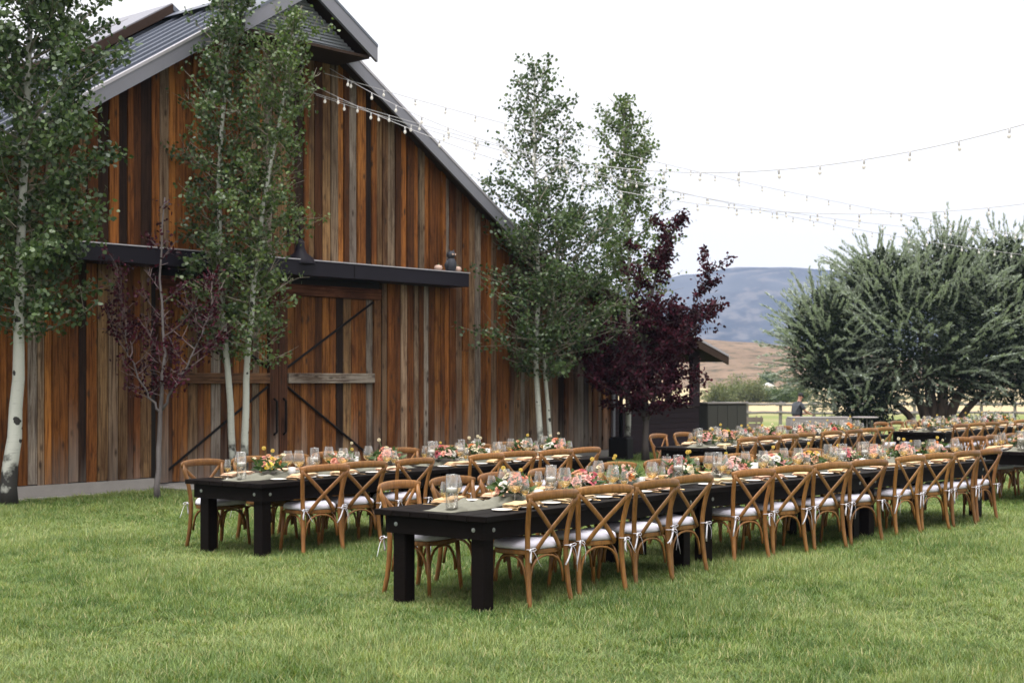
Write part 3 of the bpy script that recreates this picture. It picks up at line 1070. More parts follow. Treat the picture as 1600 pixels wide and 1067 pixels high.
# ------------------------------------------------------------------ trees
def leaf_cloud(name, C, A, L, Wd, mat, rng, round_=True, droop=0.0):
    """C centres (N,3), A long-axis directions (N,3), L lengths, Wd widths -> one mesh of separate leaves"""
    n = len(C)
    A = A / np.maximum(1e-6, np.linalg.norm(A, axis=1, keepdims=True))
    B = rng.normal(size=(n, 3))
    B -= A * (B * A).sum(1, keepdims=True)
    B /= np.maximum(1e-6, np.linalg.norm(B, axis=1, keepdims=True))
    Nn = np.cross(A, B)
    L = L[:, None]
    W = Wd[:, None]
    if round_:
        prof = [(0, 0, 0), (0.28, 0.5, 0.05), (0.68, 0.42, 0.03), (1, 0, -0.08), (0.68, -0.42, 0.03), (0.28, -0.5, 0.05)]
    else:
        prof = [(0, 0, 0), (0.45, 0.5, 0.03), (1, 0, -0.05), (0.45, -0.5, 0.03)]
    V = np.stack([C + A * L * a + B * W * b + Nn * L * c for a, b, c in prof], 1).reshape(-1, 3)
    return npmesh(name, V, len(prof), mat)


def lerp_path(path, s):
    n = len(path) - 1
    k = min(int(s * n), n - 1)
    t = s * n - k
    return path[k].lerp(path[k + 1], t)


def make_tree(name, label, cat, base, trunks, crown, bark, leaf, seed, nleaf, leaf_l, leaf_w, nbranch, elev=(20, 55), group=None, twig_mat=None, squash=1.0, jitter=0.065, spike=0.15, minh=0.0, tops=True):
    """trunks: list of (points relative to base, r0, r1). crown: list of (height, radius)"""
    rng = np.random.default_rng(seed)
    rr = random.Random(seed)
    root = thing(name, label, cat, base, 0, group)
    hs = [c[0] for c in crown]
    rs = [c[1] for c in crown]
    rad = lambda h: float(np.interp(h, hs, rs))
    bmb = MB()
    Cs, As, Ls = [], [], []
    weights = []
    paths = []
    for pts, r0, r1 in trunks:
        P = [Vector(p) for p in pts]
        fine = []
        m = 14
        for i in range(m + 1):
            q = lerp_path(P, i / m)
            q = q + Vector((rr.gauss(0, 0.012), rr.gauss(0, 0.012), 0)) * (1 if 0 < i < m else 0)
            fine.append(q)
        obj('trunk', MB().tube(fine, [r0 * 1.25 if i == 0 else r0 + (r1 - r0) * (i / m) ** 0.85 for i in range(m + 1)], 9), bark, root, True)
        ht = P[-1].z
        nb = int(nbranch / len(trunks))
        ga = rr.uniform(0, 6)
        for b in range(nb):
            h = hs[0] + (ht - hs[0]) * ((b + rr.random()) / nb) ** 0.92
            s = 0
            for i in range(m):
                if fine[i].z <= h <= fine[i + 1].z:
                    s = (i + (h - fine[i].z) / max(1e-5, fine[i + 1].z - fine[i].z)) / m
            o = lerp_path(fine, s)
            ga += 2.4 + rr.uniform(-0.5, 0.5)
            ln = max(0.12, rad(h) * rr.uniform(0.5, 1.12) * (1 + (spike if rr.random() < 0.25 else 0)))
            hf = (h - hs[0]) / max(0.1, ht - hs[0])
            el = R(elev[0] - 12 + (elev[1] - elev[0] + 20) * (0.25 + 0.75 * hf) * rr.uniform(0.5, 1.1))
            d = Vector((math.cos(ga) * math.cos(el), math.sin(ga) * math.cos(el), math.sin(el)))
            path = [o]
            p = o.copy()
            for j in range(5):
                d = (d + Vector((rr.gauss(0, 0.12), rr.gauss(0, 0.12), 0.10 + rr.gauss(0, 0.06)))).normalized()
                p = p + d * (ln / 5)
                path.append(p.copy())
            br = max(0.005, min(0.02, 0.011 * ln + 0.003))
            bmb.tube(path, [br, br * .8, br * .6, br * .45, br * .32, br * .2], 4, cap=False)
            paths.append((path, ln, 1.0))
            for q in range(rr.randint(4, 7) if ln > 0.3 else 2):
                s2 = rr.uniform(0.25, 0.9)
                o2 = lerp_path(path, s2)
                d2 = ((path[-1] - path[0]).normalized() + Vector((rr.gauss(0, .65), rr.gauss(0, .65), rr.gauss(0.12, .4)))).normalized()
                l2 = ln * rr.uniform(0.22, 0.5)
                tw = [o2, o2 + d2 * l2 * .5 + Vector((0, 0, rr.uniform(-.02, .03))), o2 + d2 * l2]
                bmb.tube(tw, [0.005, 0.004, 0.002], 3, cap=False)
                paths.append((tw, l2, 1.5))
        if tops:
            paths.append((fine[-4:], (fine[-1] - fine[-4]).length, 1.0))
    tag(obj('branches', bmb, twig_mat or M['twig'], root), kind='stuff')
    wts = np.array([max(0.05, l) * w for _, l, w in paths])
    # boughs carry uneven amounts of leaf, so that gaps stay open
    wts *= rng.choice([0.08, 0.5, 1.0, 2.0], size=len(wts))
    cnt = rng.multinomial(nleaf, wts / wts.sum())
    for (path, l, w), c in zip(paths, cnt):
        if c == 0: continue
        s = rng.uniform(0.02, 1.04, c)
        pa = np.array([tuple(v) for v in path])
        n = len(pa) - 1
        k = np.clip((s * n).astype(int), 0, n - 1)
        f = (s * n - k)[:, None]
        base_p = pa[k] * (1 - f) + pa[k + 1] * f
        Cs.append(base_p + rng.normal(size=(c, 3)) * jitter * np.array([1, 1, 0.8]))
        As.append(rng.normal(size=(c, 3)) + np.array([0, 0, -0.5]))
    C = np.concatenate(Cs)
    A = np.concatenate(As)
    keep = C[:, 2] > minh
    C, A = C[keep], A[keep]
    L = leaf_l * rng.uniform(0.7, 1.25, len(C))
    W = leaf_w * rng.uniform(0.75, 1.2, len(C))
    place('crown', leaf_cloud('crown', C, A, L, W, leaf, rng), root)
    return root


ASP = 'aspens along the barn'
make_tree('aspen_tree', 'broad leafy aspen with thick white scarred trunk beside the barn wall', 'tree', (-6.72, 18.95, 0),
          [([(0, 0, 0), (0.05, 0, 0.7), (0.13, 0, 1.6), (0.16, 0, 2.6), (0.22, 0.05, 4.5), (0.3, 0, 6.5), (0.42, 0, 8.6)], 0.125, 0.02)],
          [(2.25, 1.05), (3.0, 1.25), (4.2, 1.2), (5.2, 1.5), (6.2, 1.3), (7.2, 1.0), (8.6, 0.3)],
          M['aspen_bark'], M['aspen_leaf'], 3, 25000, 0.066, 0.062, 130, (0, 45), ASP, jitter=0.075)
make_tree('aspen_tree', 'tall slender aspen with leaning pale trunk before the barn doors', 'tree', (-4.30, 22.0, 0),
          [([(0, 0, 0), (-0.04, 0, 1.0), (-0.14, 0, 2.2), (-0.22, 0, 3.6), (-0.24, 0, 5.0), (-0.10, 0, 6.6), (0.0, 0, 8.2)], 0.062, 0.02)],
          [(2.0, 0.6), (3.0, 0.9), (4.2, 0.9), (5.4, 0.9), (6.6, 0.75), (7.6, 0.55), (8.3, 0.2)],
          M['aspen_bark'], M['aspen_leaf'], 5, 8600, 0.058, 0.054, 104, (5, 50), ASP)
make_tree('aspen_tree', 'bright leaved aspen with straight white trunk before the barn doors', 'tree', (-4.13, 21.8, 0),
          [([(0, 0, 0), (0.03, 0, 1.0), (0.08, 0, 2.0), (0.16, 0, 3.2), (0.36, 0, 4.6), (0.62, 0, 6.0), (0.78, 0, 7.3)], 0.066, 0.016)],
          [(1.9, 0.7), (2.8, 1.0), (3.8, 0.95), (4.8, 0.85), (5.8, 0.8), (6.6, 0.6), (7.4, 0.25)],
          M['aspen_bark'], M['aspen_leaf_light'], 8, 8200, 0.055, 0.051, 112, (5, 50), ASP)
make_tree('aspen_tree', 'twin stemmed aspen with tall pointed crown at the barn eave', 'tree', (0.62, 28.0, 0),
          [([(0, 0, 0), (-0.1, 0, 1.0), (-0.15, 0, 2.0), (-0.1, 0, 3.4), (-0.15, 0, 5.0), (-0.2, 0, 6.4), (-0.16, 0, 7.9)], 0.07, 0.015),
           ([(0.16, 0.1, 0), (0.10, 0.1, 1.0), (0.02, 0.1, 2.2), (0.2, 0.1, 3.4), (0.35, 0.1, 4.6)], 0.055, 0.015)],
          [(1.75, 1.25), (2.3, 1.75), (3.2, 1.55), (4.2, 1.75), (5.0, 1.3), (6.0, 1.15), (7.0, 0.9), (7.9, 0.25)],
          M['aspen_bark'], M['aspen_leaf'], 13, 14500, 0.066, 0.062, 140, (0, 50), ASP, jitter=0.075)
make_tree('aspen_tree', 'sparse airy aspen rising behind the purple tree', 'tree', (2.45, 30.2, 0),
          [([(0, 0, 0), (0.02, 0, 1.2), (0.0, 0, 2.6), (0.03, 0, 4.0), (-0.05, 0, 5.4), (-0.1, 0, 7.5)], 0.075, 0.015)],
          [(2.0, 0.9), (3.0, 1.5), (3.9, 1.4), (4.8, 1.35), (5.8, 1.15), (6.8, 0.8), (7.6, 0.25)],
          M['aspen_bark'], M['aspen_leaf_light'], 21, 7000, 0.068, 0.064, 90, (10, 55), ASP, jitter=0.07)
make_tree('plum_tree', 'dense dark purple leaved tree by the open porch', 'tree', (2.72, 28.9, 0),
          [([(0, 0, 0), (0.0, 0, 1.2), (-0.05, 0, 2.2), (0.05, 0, 3.2), (0.3, 0, 4.2), (0.75, 0, 5.1)], 0.075, 0.012),
           ([(0.02, 0, 0.9), (0.25, 0, 1.6), (0.55, 0, 2.3), (0.85, 0, 2.9)], 0.045, 0.01),
           ([(-0.02, 0, 0.9), (-0.3, 0, 1.4), (-0.75, 0, 1.8), (-1.2, 0, 2.1)], 0.045, 0.01)],
          [(1.0, 0.75), (1.5, 1.0), (2.2, 1.05), (2.9, 0.9), (3.7, 0.7), (4.4, 0.5), (5.1, 0.2)],
          M['dark_bark'], M['plum_leaf'], 31, 15000, 0.085, 0.05, 95, (0, 45), 'purple leaved trees', M['twig_dark'], jitter=0.055, spike=0.5)
make_tree('plum_tree', 'thin young purple leaved tree with bare grey branches against the barn boards', 'tree', (-4.92, 19.75, 0),
          [([(0, 0, 0), (0.02, 0, 0.7), (0.05, 0, 1.35), (0.08, 0, 2.2), (0.03, 0, 3.2), (0.1, 0, 4.25)], 0.045, 0.008),
           ([(0.05, 0, 1.3), (0.3, 0, 1.75), (0.6, 0, 2.3), (0.8, 0, 2.9)], 0.02, 0.005),
           ([(0.05, 0, 1.25), (-0.2, 0, 1.6), (-0.42, 0, 2.1), (-0.5, 0, 2.6)], 0.018, 0.005)],
          [(1.4, 0.5), (2.0, 0.65), (2.6, 0.6), (3.2, 0.4), (4.2, 0.12)],
          M['grey_bark'], M['plum_leaf'], 37, 2300, 0.058, 0.036, 50, (15, 55), 'purple leaved trees', M['twig_dark'], jitter=0.06, spike=0.3)


def willow(base, seed):
    rng = np.random.default_rng(seed)
    rr = random.Random(seed)
    root = thing('willow_tree', 'huge round silver green willow with many thick stems', 'tree', base)
    lobes = [((-0.4, 0, 3.7), (3.6, 3.0, 2.5), 1.0), ((-3.8, -0.3, 3.4), (1.35, 1.6, 1.9), .45), ((-2.6, -.6, 1.5), (1.1, 1.2, 1.35), .22), ((2.6, 0, 3.6), (2.6, 2.4, 2.5), .7), ((-1.9, 0, 5.4), (1.35, 1.3, 1.15), .25),
             ((0.4, 0.2, 5.6), (1.35, 1.2, 1.4), .28), ((2.2, 0, 5.7), (1.1, 1.0, 1.3), .2), ((3.7, 0.2, 5.7), (1.1, 1.0, 1.2), .2), ((4.3, -0.3, 3.0), (1.9, 1.7, 2.0), .4)]
    trunkmb = []
    for k, (dx, dy, h, r) in enumerate(((-1.6, -0.2, 3.6, 0.17), (-0.5, 0.3, 4.6, 0.2), (0.5, -0.2, 5.0, 0.19), (1.7, 0.1, 4.2, 0.18), (-2.6, 0.2, 2.7, 0.13), (2.9, 0.2, 3.4, 0.13))):
        P = []
        for i in range(9):
            s = i / 8
            P.append((dx * s ** 1.25 + (dx * 0.09) + rr.gauss(0, 0.04), dy * s + rr.gauss(0, 0.03), h * s * (1 - 0.1 * s)))
        obj('trunk', MB().tube(P, [r * (1.25 - 0.95 * i / 8) for i in range(9)], 9), M['brown_bark'], root, True)
    Cs, As, Ls, Ws = [], [], [], []
    C2, A2, L2, W2 = [], [], [], []
    tw = MB()
    for c, r, w in lobes:
        c, r = np.array(c), np.array(r)
        nsh = int(640 * w)
        d = rng.normal(size=(nsh, 3))
        d /= np.linalg.norm(d, axis=1, keepdims=True)
        q = rng.uniform(0.45, 0.95, nsh) ** 0.5
        o = c + d * r * q[:, None]
        dirs = d * np.array([1, 1, 0.75]) + np.array([0, 0, 0.55]) + rng.normal(size=(nsh, 3)) * 0.22
        dirs /= np.linalg.norm(dirs, axis=1, keepdims=True)
        ln = rng.uniform(0.7, 1.35, nsh)
        for i in range(nsh):
            m = 58
            s = rng.uniform(0, 1, m)
            bend = np.array([0, 0, -0.12]) * (s ** 2)[:, None]
            C = o[i] + dirs[i] * (s * ln[i])[:, None] + bend + rng.normal(size=(m, 3)) * 0.016
            Cs.append(C)
            As.append(dirs[i] * 1.0 + rng.normal(size=(m, 3)) * 0.24)
            Ls.append(0.135 * rng.uniform(0.7, 1.2, m))
            Ws.append(0.036 * rng.uniform(0.8, 1.2, m))
            if i % 3 == 0:
                tw.tube([o[i], o[i] + dirs[i] * ln[i] * .9], [0.012, 0.004], 3, cap=False)
        # inner leaf mass
        n2 = int(15000 * w)
        d2 = rng.normal(size=(n2, 3))
        d2 /= np.linalg.norm(d2, axis=1, keepdims=True)
        C2.append(c + d2 * r * (rng.uniform(0.1, 0.92, n2) ** 0.5)[:, None])
        A2.append(rng.normal(size=(n2, 3)) + d2 * 0.6)
        L2.append(0.19 * rng.uniform(0.7, 1.3, n2))
        W2.append(0.07 * rng.uniform(0.7, 1.3, n2))
    C = np.concatenate(Cs)
    keep = C[:, 2] > 0.25 + 1.05 * np.clip((C[:, 0] + 2.0), 0, 1)
    place('crown', leaf_cloud('crown', C[keep], np.concatenate(As)[keep], np.concatenate(Ls)[keep], np.concatenate(Ws)[keep], M['willow_leaf'], rng, False), root)
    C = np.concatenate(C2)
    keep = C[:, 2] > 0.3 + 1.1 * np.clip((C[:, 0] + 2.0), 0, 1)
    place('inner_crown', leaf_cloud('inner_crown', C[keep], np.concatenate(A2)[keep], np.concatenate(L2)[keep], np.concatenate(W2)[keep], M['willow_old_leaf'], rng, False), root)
    obj('branches', tw, M['brown_bark'], root)
    return root


WX, WY = 14.35, 48.0
willow((WX, WY, gz(WY)), 5)


def bush(name, label, cat, base, r, n, leaf, seed, ll=0.09, lw=0.03, group=None, up=0.8):
    rng = np.random.default_rng(seed)
    root = thing(name, label, cat, base, 0, group)
    r = np.array(r)
    ns = 60
    st = MB()
    Cs, As = [], []
    for i in range(ns):
        d = rng.normal(size=3)
        d[2] = abs(d[2]) + 0.25
        d /= np.linalg.norm(d)
        tip = d * r * rng.uniform(0.75, 1.1)
        st.tube([(tip[0] * .1, tip[1] * .1, -0.02), tuple(tip * .6 + np.array([0, 0, .1])), tuple(tip)], [0.025, 0.015, 0.006], 4, cap=False)
        m = n // ns
        s = rng.uniform(0.15, 1.05, m)[:, None]
        Cs.append(tip * s + rng.normal(size=(m, 3)) * r * 0.13)
        As.append(np.tile(d, (m, 1)) * up + rng.normal(size=(m, 3)) * 0.6)
    C = np.concatenate(Cs)
    A = np.concatenate(As)
    k = C[:, 2] > 0.0
    C, A = C[k], A[k]
    obj('stems', st, M['brown_bark'], root)
    place('crown', leaf_cloud('crown', C, A, ll * rng.uniform(.7, 1.3, len(C)), lw * rng.uniform(.7, 1.3, len(C)), leaf, rng, False), root)
    return root


# shrubs and small things past the fence
SH = 'shrubs past the fence'
for i, (px, w, h, leaf, lab) in enumerate(((1122, 2.0, 2.2, 'shrub_leaf', 'pale feathery shrub nearest the porch eave beyond the rail fence'), (1148, 2.2, 2.75, 'shrub_leaf', 'tallest pale green willow shrub beyond the rail fence'),
                                           (1176, 2.1, 2.7, 'shrub_leaf', 'pale willow shrub standing left of the dark green hedge plants'), (1199, 1.9, 1.6, 'hedge_leaf', 'low dark green shrub below the white shed'),
                                           (1222, 2.0, 1.65, 'hedge_leaf', 'dark green shrub behind the person by the fence'), (1246, 2.0, 1.8, 'hedge_leaf', 'dark green shrub at the edge of the big willow'))):
    Y = 165.0 + (i % 2) * 4
    bush('shrub', lab, 'shrub', (pk(px) * Y, Y, -1.15), (w, 1.6, h), 3600, M[leaf], 50 + i, 0.30, 0.11, SH)
bush('shrub', 'low dark bush on the grass right of the willow stems', 'shrub', (pk(1545) * 52, 52, gz(52) - .02), (1.35, 1.0, 0.95), 2600, M['aspen_leaf'], 71, 0.13, 0.05)
sh = thing('shed', 'tiny white shed far beyond the fence', 'shed', (pk(1200) * 230, 230, -1.2))
obj('wall', MB().box((-1.0, -0.8, 0), (1.0, 0.8, 1.6)), M['white_paint'], sh)
obj('roof', MB().prism([(-1.15, -0.95, 1.6), (1.15, -0.95, 1.6), (0, -0.95, 2.1)], (0, 1.9, 0)), M['white_paint'], sh)
make_tree('round_tree', 'small round dark tree above the white shed', 'tree', (pk(1200) * 236, 236, -1.2), [([(0, 0, 0), (0, 0, 2.0), (0, 0, 3.4)], 0.12, 0.05)], [(1.2, 0.9), (2.2, 1.1), (3.4, 0.6)], M['brown_bark'], M['aspen_leaf'], 77, 2600, 0.32, 0.26, 40, (0, 50), jitter=0.22)

# rail fence
FY = 88.0
fence = thing('rail_fence', 'weathered grey two rail fence across the pasture', 'fence', (0, FY, gz(FY)))
px0, px1 = 1010, 1690
npost = 14
posts = [pk(px0 + (px1 - px0) * i / (npost - 1)) * FY for i in range(npost)]
for i, x in enumerate(posts):
    obj('post', MB().tube([(x, 0, -0.2), (x + 0.02, 0, 1.42)], [0.11, 0.09], 8), M['vine'], fence)
    if i:
        for zz, ov in ((1.25, 0.3), (0.72, 0.25)):
            a = posts[i - 1]
            obj('rail', MB().tube([(a - ov, -0.12, zz + rnd.uniform(-.04, .04)), ((a + x) / 2, -0.12, zz + rnd.uniform(-.05, .03)), (x + ov, -0.12, zz + rnd.uniform(-.04, .04))], [0.085, 0.08, 0.07], 7), M['vine'], fence)

# ------------------------------------------------------------------ chairs
cr = random.Random(3)


def chair_outline(g=1.0, n=28):
    """seat outline, rounded: narrower at the back, bowed at the front"""
    pts = []
    for i in range(n):
        a = 2 * math.pi * i / n
        cx, sy = math.cos(a), math.sin(a)
        e = 0.62
        x = math.copysign(abs(cx) ** e, cx)
        y = math.copysign(abs(sy) ** e, sy)
        w = 0.205 + 0.022 * (y + 1) / 2
        pts.append((x * w * g, y * 0.205 * g + 0.0))
    return pts


def slab_outline(mb, rings):
    """rings: list of (outline, z) joined upward"""
    n = len(rings[0][0])
    vs = [(x, y, z) for o, z in rings for x, y in o]
    fs = [tuple(range(n - 1, -1, -1)), tuple(range((len(rings) - 1) * n, len(rings) * n))]
    for k in range(len(rings) - 1):
        for i in range(n):
            j = (i + 1) % n
            fs.append((k * n + i, k * n + j, (k + 1) * n + j, (k + 1) * n + i))
    return mb.add(vs, fs)


def bez(a, b, c, d, n):
    a, b, c, d = map(Vector, (a, b, c, d))
    return [a * (1 - t) ** 3 + b * 3 * t * (1 - t) ** 2 + c * 3 * t * t * (1 - t) + d * t ** 3 for t in (i / n for i in range(n + 1))]


def make_chair(seed):
    rv = random.Random(seed)
    root = thing('crossback_chair', 'x', 'chair')
    W = M['chair']
    mb = slab_outline(MB(), [(chair_outline(0.97), 0.425), (chair_outline(1.0), 0.432), (chair_outline(1.0), 0.455), (chair_outline(0.97), 0.462)])
    obj('seat', mb, W, root, False)
    # cushion with soft edge
    rings = []
    for g, z in ((0.93, 0.463), (1.0, 0.47), (1.03, 0.485), (1.01, 0.505), (0.93, 0.519), (0.8, 0.525), (0.65, 0.528), (0.48, 0.530), (0.3, 0.531), (0.12, 0.531)):
        rings.append((chair_outline(g), z))
    cu = slab_outline(MB(), rings)
    cu.v = [(x * (1 + 0.03 * mnoise.noise(Vector((x * 9, y * 9, seed)))), y, z + 0.018 * mnoise.noise(Vector((x * 8, y * 8, seed * 1.7))) * (1 if z > 0.48 else 0) - 0.008 * (abs(x) > .17 and abs(y) > .15)) for x, y, z in cu.v]
    cush = obj('seat_cushion', cu, M['cushion'], root, True)
    for s in (-1, 1):
        # bow: two loops and two tails round the rear post
        p = Vector((s * 0.196, -0.222, 0.475))
        t = MB()
        t.tube([p + Vector((-0.024, 0.01, 0)), p + Vector((-0.02, -0.018, 0.002)), p + Vector((0.02, -0.018, 0)), p + Vector((0.024, 0.01, 0))], 0.005, 5, flat=(1.2, 0.5))
        k = p + Vector((s * 0.012, -0.024, 0))
        j1, j2, j3, j4 = (rv.uniform(-1, 1) for _ in range(4))
        for sx, dz, l in ((-1, -0.055 + 0.03 * j1, .05 + .015 * j2), (1, -0.05 + 0.035 * j2, .06 + .02 * j1)):
            t.tube(bez(k, k + Vector((sx * 0.015, -0.03, 0.035)), k + Vector((sx * l, -0.03, dz + .02)), k + Vector((sx * 0.006, -0.006, -0.008)), 7), 0.005, 4, flat=(1.3, 0.5))
        t.tube(bez(k, k + Vector((-0.02, -0.03, -0.02)), k + Vector((-0.03, -0.02, -0.09)), k + Vector((-0.035 + .04 * j3, -0.015, -0.14 + .05 * j4)), 5), 0.005, 4, flat=(1.4, 0.4))
        t.tube(bez(k, k + Vector((0.03, -0.03, -0.01)), k + Vector((0.045, -0.02, -0.09)), k + Vector((0.06 + .04 * j4, -0.01, -0.16 + .05 * j3)), 5), 0.005, 4, flat=(1.4, 0.4))
        obj('tie', t, M['ribbon'], cush, True)
        obj('leg', MB().tube(bez((s * 0.218, -0.255, 0), (s * 0.205, -0.215, 0.16), (s * 0.196, -0.205, 0.3), (s * 0.197, -0.203, 0.47), 6) + bez((s * 0.197, -0.203, 0.47), (s * 0.204, -0.205, 0.62), (s * 0.222, -0.235, 0.74), (s * 0.243, -0.276, 0.865), 5)[1:],
                             [0.0175, 0.019, 0.020, 0.021, 0.021, 0.021, 0.021, 0.0205, 0.020, 0.0195, 0.019, 0.019], 8), W, root, True)
        obj('leg', MB().tube([(s * 0.19, 0.165, 0.44), (s * 0.198, 0.178, 0.22), (s * 0.212, 0.195, 0.0)], [0.019, 0.017, 0.0145], 8), W, root, True)
        # diagonal of the cross back, a bent strip from the top corner to the far side of the seat
        obj('cross_slat', MB().tube(bez((s * 0.232, -0.282, 0.842), (s * 0.13, -0.282 - 0.006 * s, 0.74), (-s * 0.07, -0.232 - 0.006 * s, 0.57), (-s * 0.128, -0.213, 0.448), 8), 0.021, 8, flat=(0.95, 0.36), up=(0, 1, 0)), W, root, True)
        # side arch
        x = s * 0.188
        obj('arch', MB().tube(bez((x * 1.01, -0.185, 0.205), (x, -0.165, 0.34), (x, -0.13, 0.416), (x, -0.02, 0.416), 5) + bez((x, -0.02, 0.416), (x, 0.10, 0.416), (x, 0.135, 0.34), (x * 1.03, 0.158, 0.205), 5)[1:], 0.0105, 6), W, root, True)
    for y, w in ((-0.198, 0.172), (0.16, 0.168)):
        obj('arch', MB().tube(bez((-w, y, 0.20), (-w, y, 0.35), (-w * .66, y, 0.416), (0, y, 0.416), 5) + bez((0, y, 0.416), (w * .66, y, 0.416), (w, y, 0.35), (w, y, 0.20), 5)[1:], 0.0105, 6), W, root, True)
    obj('top_rail', MB().tube(bez((-0.266, -0.262, 0.860), (-0.19, -0.302, 0.876), (-0.08, -0.320, 0.880), (0, -0.320, 0.880), 5) + bez((0, -0.320, 0.880), (0.08, -0.320, 0.880), (0.19, -0.302, 0.876), (0.266, -0.262, 0.860), 5)[1:],
                              [0.029, 0.036, 0.037, 0.037, 0.037, 0.037, 0.037, 0.037, 0.037, 0.036, 0.029], 10, flat=(0.36, 1.0)), W, root, True)
    return root


chair_protos = [make_chair(s) for s in (1, 2, 3, 4, 5)]
km = kids_map()
chair_trees = [tree_of(c, km) for c in chair_protos]
chair_fresh = list(chair_trees)


def put_chair(p, ang, label, group):
    """ang: heading of the chair's front, measured from +Y towards -X"""
    k = cr.uniform(0.72, 1.15)
    col = (k, k * cr.uniform(0.94, 1.03), k * cr.uniform(0.88, 1.05), 1)
    if chair_fresh:
        t = chair_fresh.pop()
        o = t[0]
        def paint(n):
            n[0].color = col
            for c in n[1]: paint(c)
        paint(t)
    else:
        o = dup(cr.choice(chair_trees), None, col)
    o.location = (p.x, p.y, p.z)
    o.rotation_euler = (0, 0, ang)
    o.scale = (1.07, 1.0, 1.0)
    tag(o, label, 'chair', group)
    return o


# ------------------------------------------------------------------ tables
TW, TH_, TOPT = 1.09, 0.75, 0.045


def make_table(L, label, origin, th):
    """origin = corner at the lawn side, near the camera; local x along the table, local y across it"""
    root = thing('farm_table', label, 'table', (origin[0], origin[1], 0), math.pi / 2 - R(th), 'dark farm tables')
    n = 6
    w = TW / n
    for i in range(n):
        g = rnd.uniform(0.8, 1.25)
        obj('plank', MB().bevbox((0, 0, 0), (TOPT, w - 0.003, L), 0.004), M['table'], root, False, color=(g, g, g, 1)).matrix_local = Matrix(((0, 0, 1, 0), (0, 1, 0, i * w), (-1, 0, 0, TH_), (0, 0, 0, 1)))
    ap, ah = 0.065, 0.135
    z1 = TH_ - TOPT - 0.001
    lg = 0.12
    for (a, b) in (((ap, ap, z1 - ah), (L - ap, ap + 0.035, z1)), ((ap, TW - ap - 0.035, z1 - ah), (L - ap, TW - ap, z1)), ((ap, ap + 0.037, z1 - ah), (ap + 0.035, TW - ap - 0.037, z1)), ((L - ap - 0.035, ap + 0.037, z1 - ah), (L - ap, TW - ap - 0.037, z1))):
        obj('apron', MB().box(a, b), M['table'], root)
    for x in (ap + 0.04, L - ap - 0.04 - lg):
        for y in (ap + 0.04, TW - ap - 0.04 - lg):
            obj('leg', MB().bevbox((x, y, -0.005), (x + lg, y + lg, z1 - 0.002), 0.006), M['table'], root)
    bolt = MB().lathe([(0.017, 0), (0.0165, 0.003), (0.009, 0.0035), (0.008, 0.008), (0.004, 0.010)], 10).mesh('bolt', M['bolt'], False)
    for x in (ap + 0.105, L - ap - 0.105):
        place('bolt', bolt, root, (x, ap - 0.0005, z1 - 0.065), (R(90), 0, 0))
        place('bolt', bolt, root, (x, TW - ap + 0.0005, z1 - 0.065), (R(-90), 0, 0))
    for y in (ap + 0.105, TW - ap - 0.105):
        place('bolt', bolt, root, (ap - 0.0005, y, z1 - 0.065), (0, R(-90), 0))
        place('bolt', bolt, root, (L - ap + 0.0005, y, z1 - 0.065), (0, R(90), 0))
    return root


ORD = ['first', 'second', 'third', 'fourth', 'fifth']
TABLES = [
    # key, name in labels, origin, heading, length, chairs near (s of left post), chairs far
    ('A1', 'first front-row table', (-0.184, 10.22), 36.7, 3.24, [0.48, 1.20, 1.90, 2.58], [0.45, 1.08, 1.72, 2.44]),
    ('A2', 'second front-row table', (1.77, 12.86), 43.0, 3.02, [0.37, 1.08, 1.78, 2.47], [0.2, 0.9, 1.6, 2.35]),
    ('A3', 'third front-row table', (3.83, 15.09), 42.5, 3.02, [0.40, 1.10, 1.77, 2.39], [0.15, 0.9, 1.6, 2.3]),
    ('A4', 'front-row table past the aisle', (7.12, 18.85), 42.0, 3.05, [], [0.12, 0.66, 1.3, 2.0]),
    ('B1', 'first barn-side table', (-2.356, 13.39), 36.5, 2.80, [0.51, 1.14, 1.84], [0.30, 0.95, 1.55, 2.15]),
    ('B2', 'second barn-side table', (-0.68, 15.67), 41.0, 3.0, [0.18, 0.83, 1.42, 2.02], [0.38, 1.10, 1.75, 2.4]),
    ('C1', 'first back-row table', (2.95, 19.93), 36.0, 3.16, [0.23, 0.96, 1.62, 2.22], [0.45, 1.15, 1.85, 2.5]),
    ('C2', 'second back-row table', (4.83, 22.52), 36.0, 3.1, [0.12, 0.83, 1.49, 2.19], [0.1, 0.8, 1.5, 2.2]),
    ('C3', 'third back-row table past the aisle', (7.86, 25.8), 38.0, 3.05, [0.22, 0.98, 1.68, 2.42], [0.15, 0.9, 1.6, 2.3]),
    ('C4', 'last back-row table past the aisle', (9.78, 28.25), 38.0, 3.05, [0.4, 1.1], [0.15, 0.9]),
]


def frame(o, th):
    th = R(th)
    u = Vector((math.sin(th), math.cos(th), 0))
    v = Vector((-math.cos(th), math.sin(th), 0))
    return lambda s, q, z=0.0: Vector((o[0], o[1], z)) + u * s + v * q


# shared meshes of the table settings
def lathe_mesh(name, prof, mat, n=18, c0=True, c1=True):
    return MB().lathe(prof, n, cap0=c0, cap1=c1).mesh(name, mat, True)


PLATE = lathe_mesh('plate', [(0.075, 0.0), (0.085, 0.004), (0.128, 0.014), (0.135, 0.019), (0.131, 0.0205), (0.09, 0.011), (0.05, 0.009)], M['plate'], 24)

SIDEP = lathe_mesh('side_plate', [(0.045, 0.0), (0.052, 0.003), (0.076, 0.010), (0.08, 0.0135), (0.077, 0.0145), (0.052, 0.008), (0.03, 0.007)], M['plate'], 20)


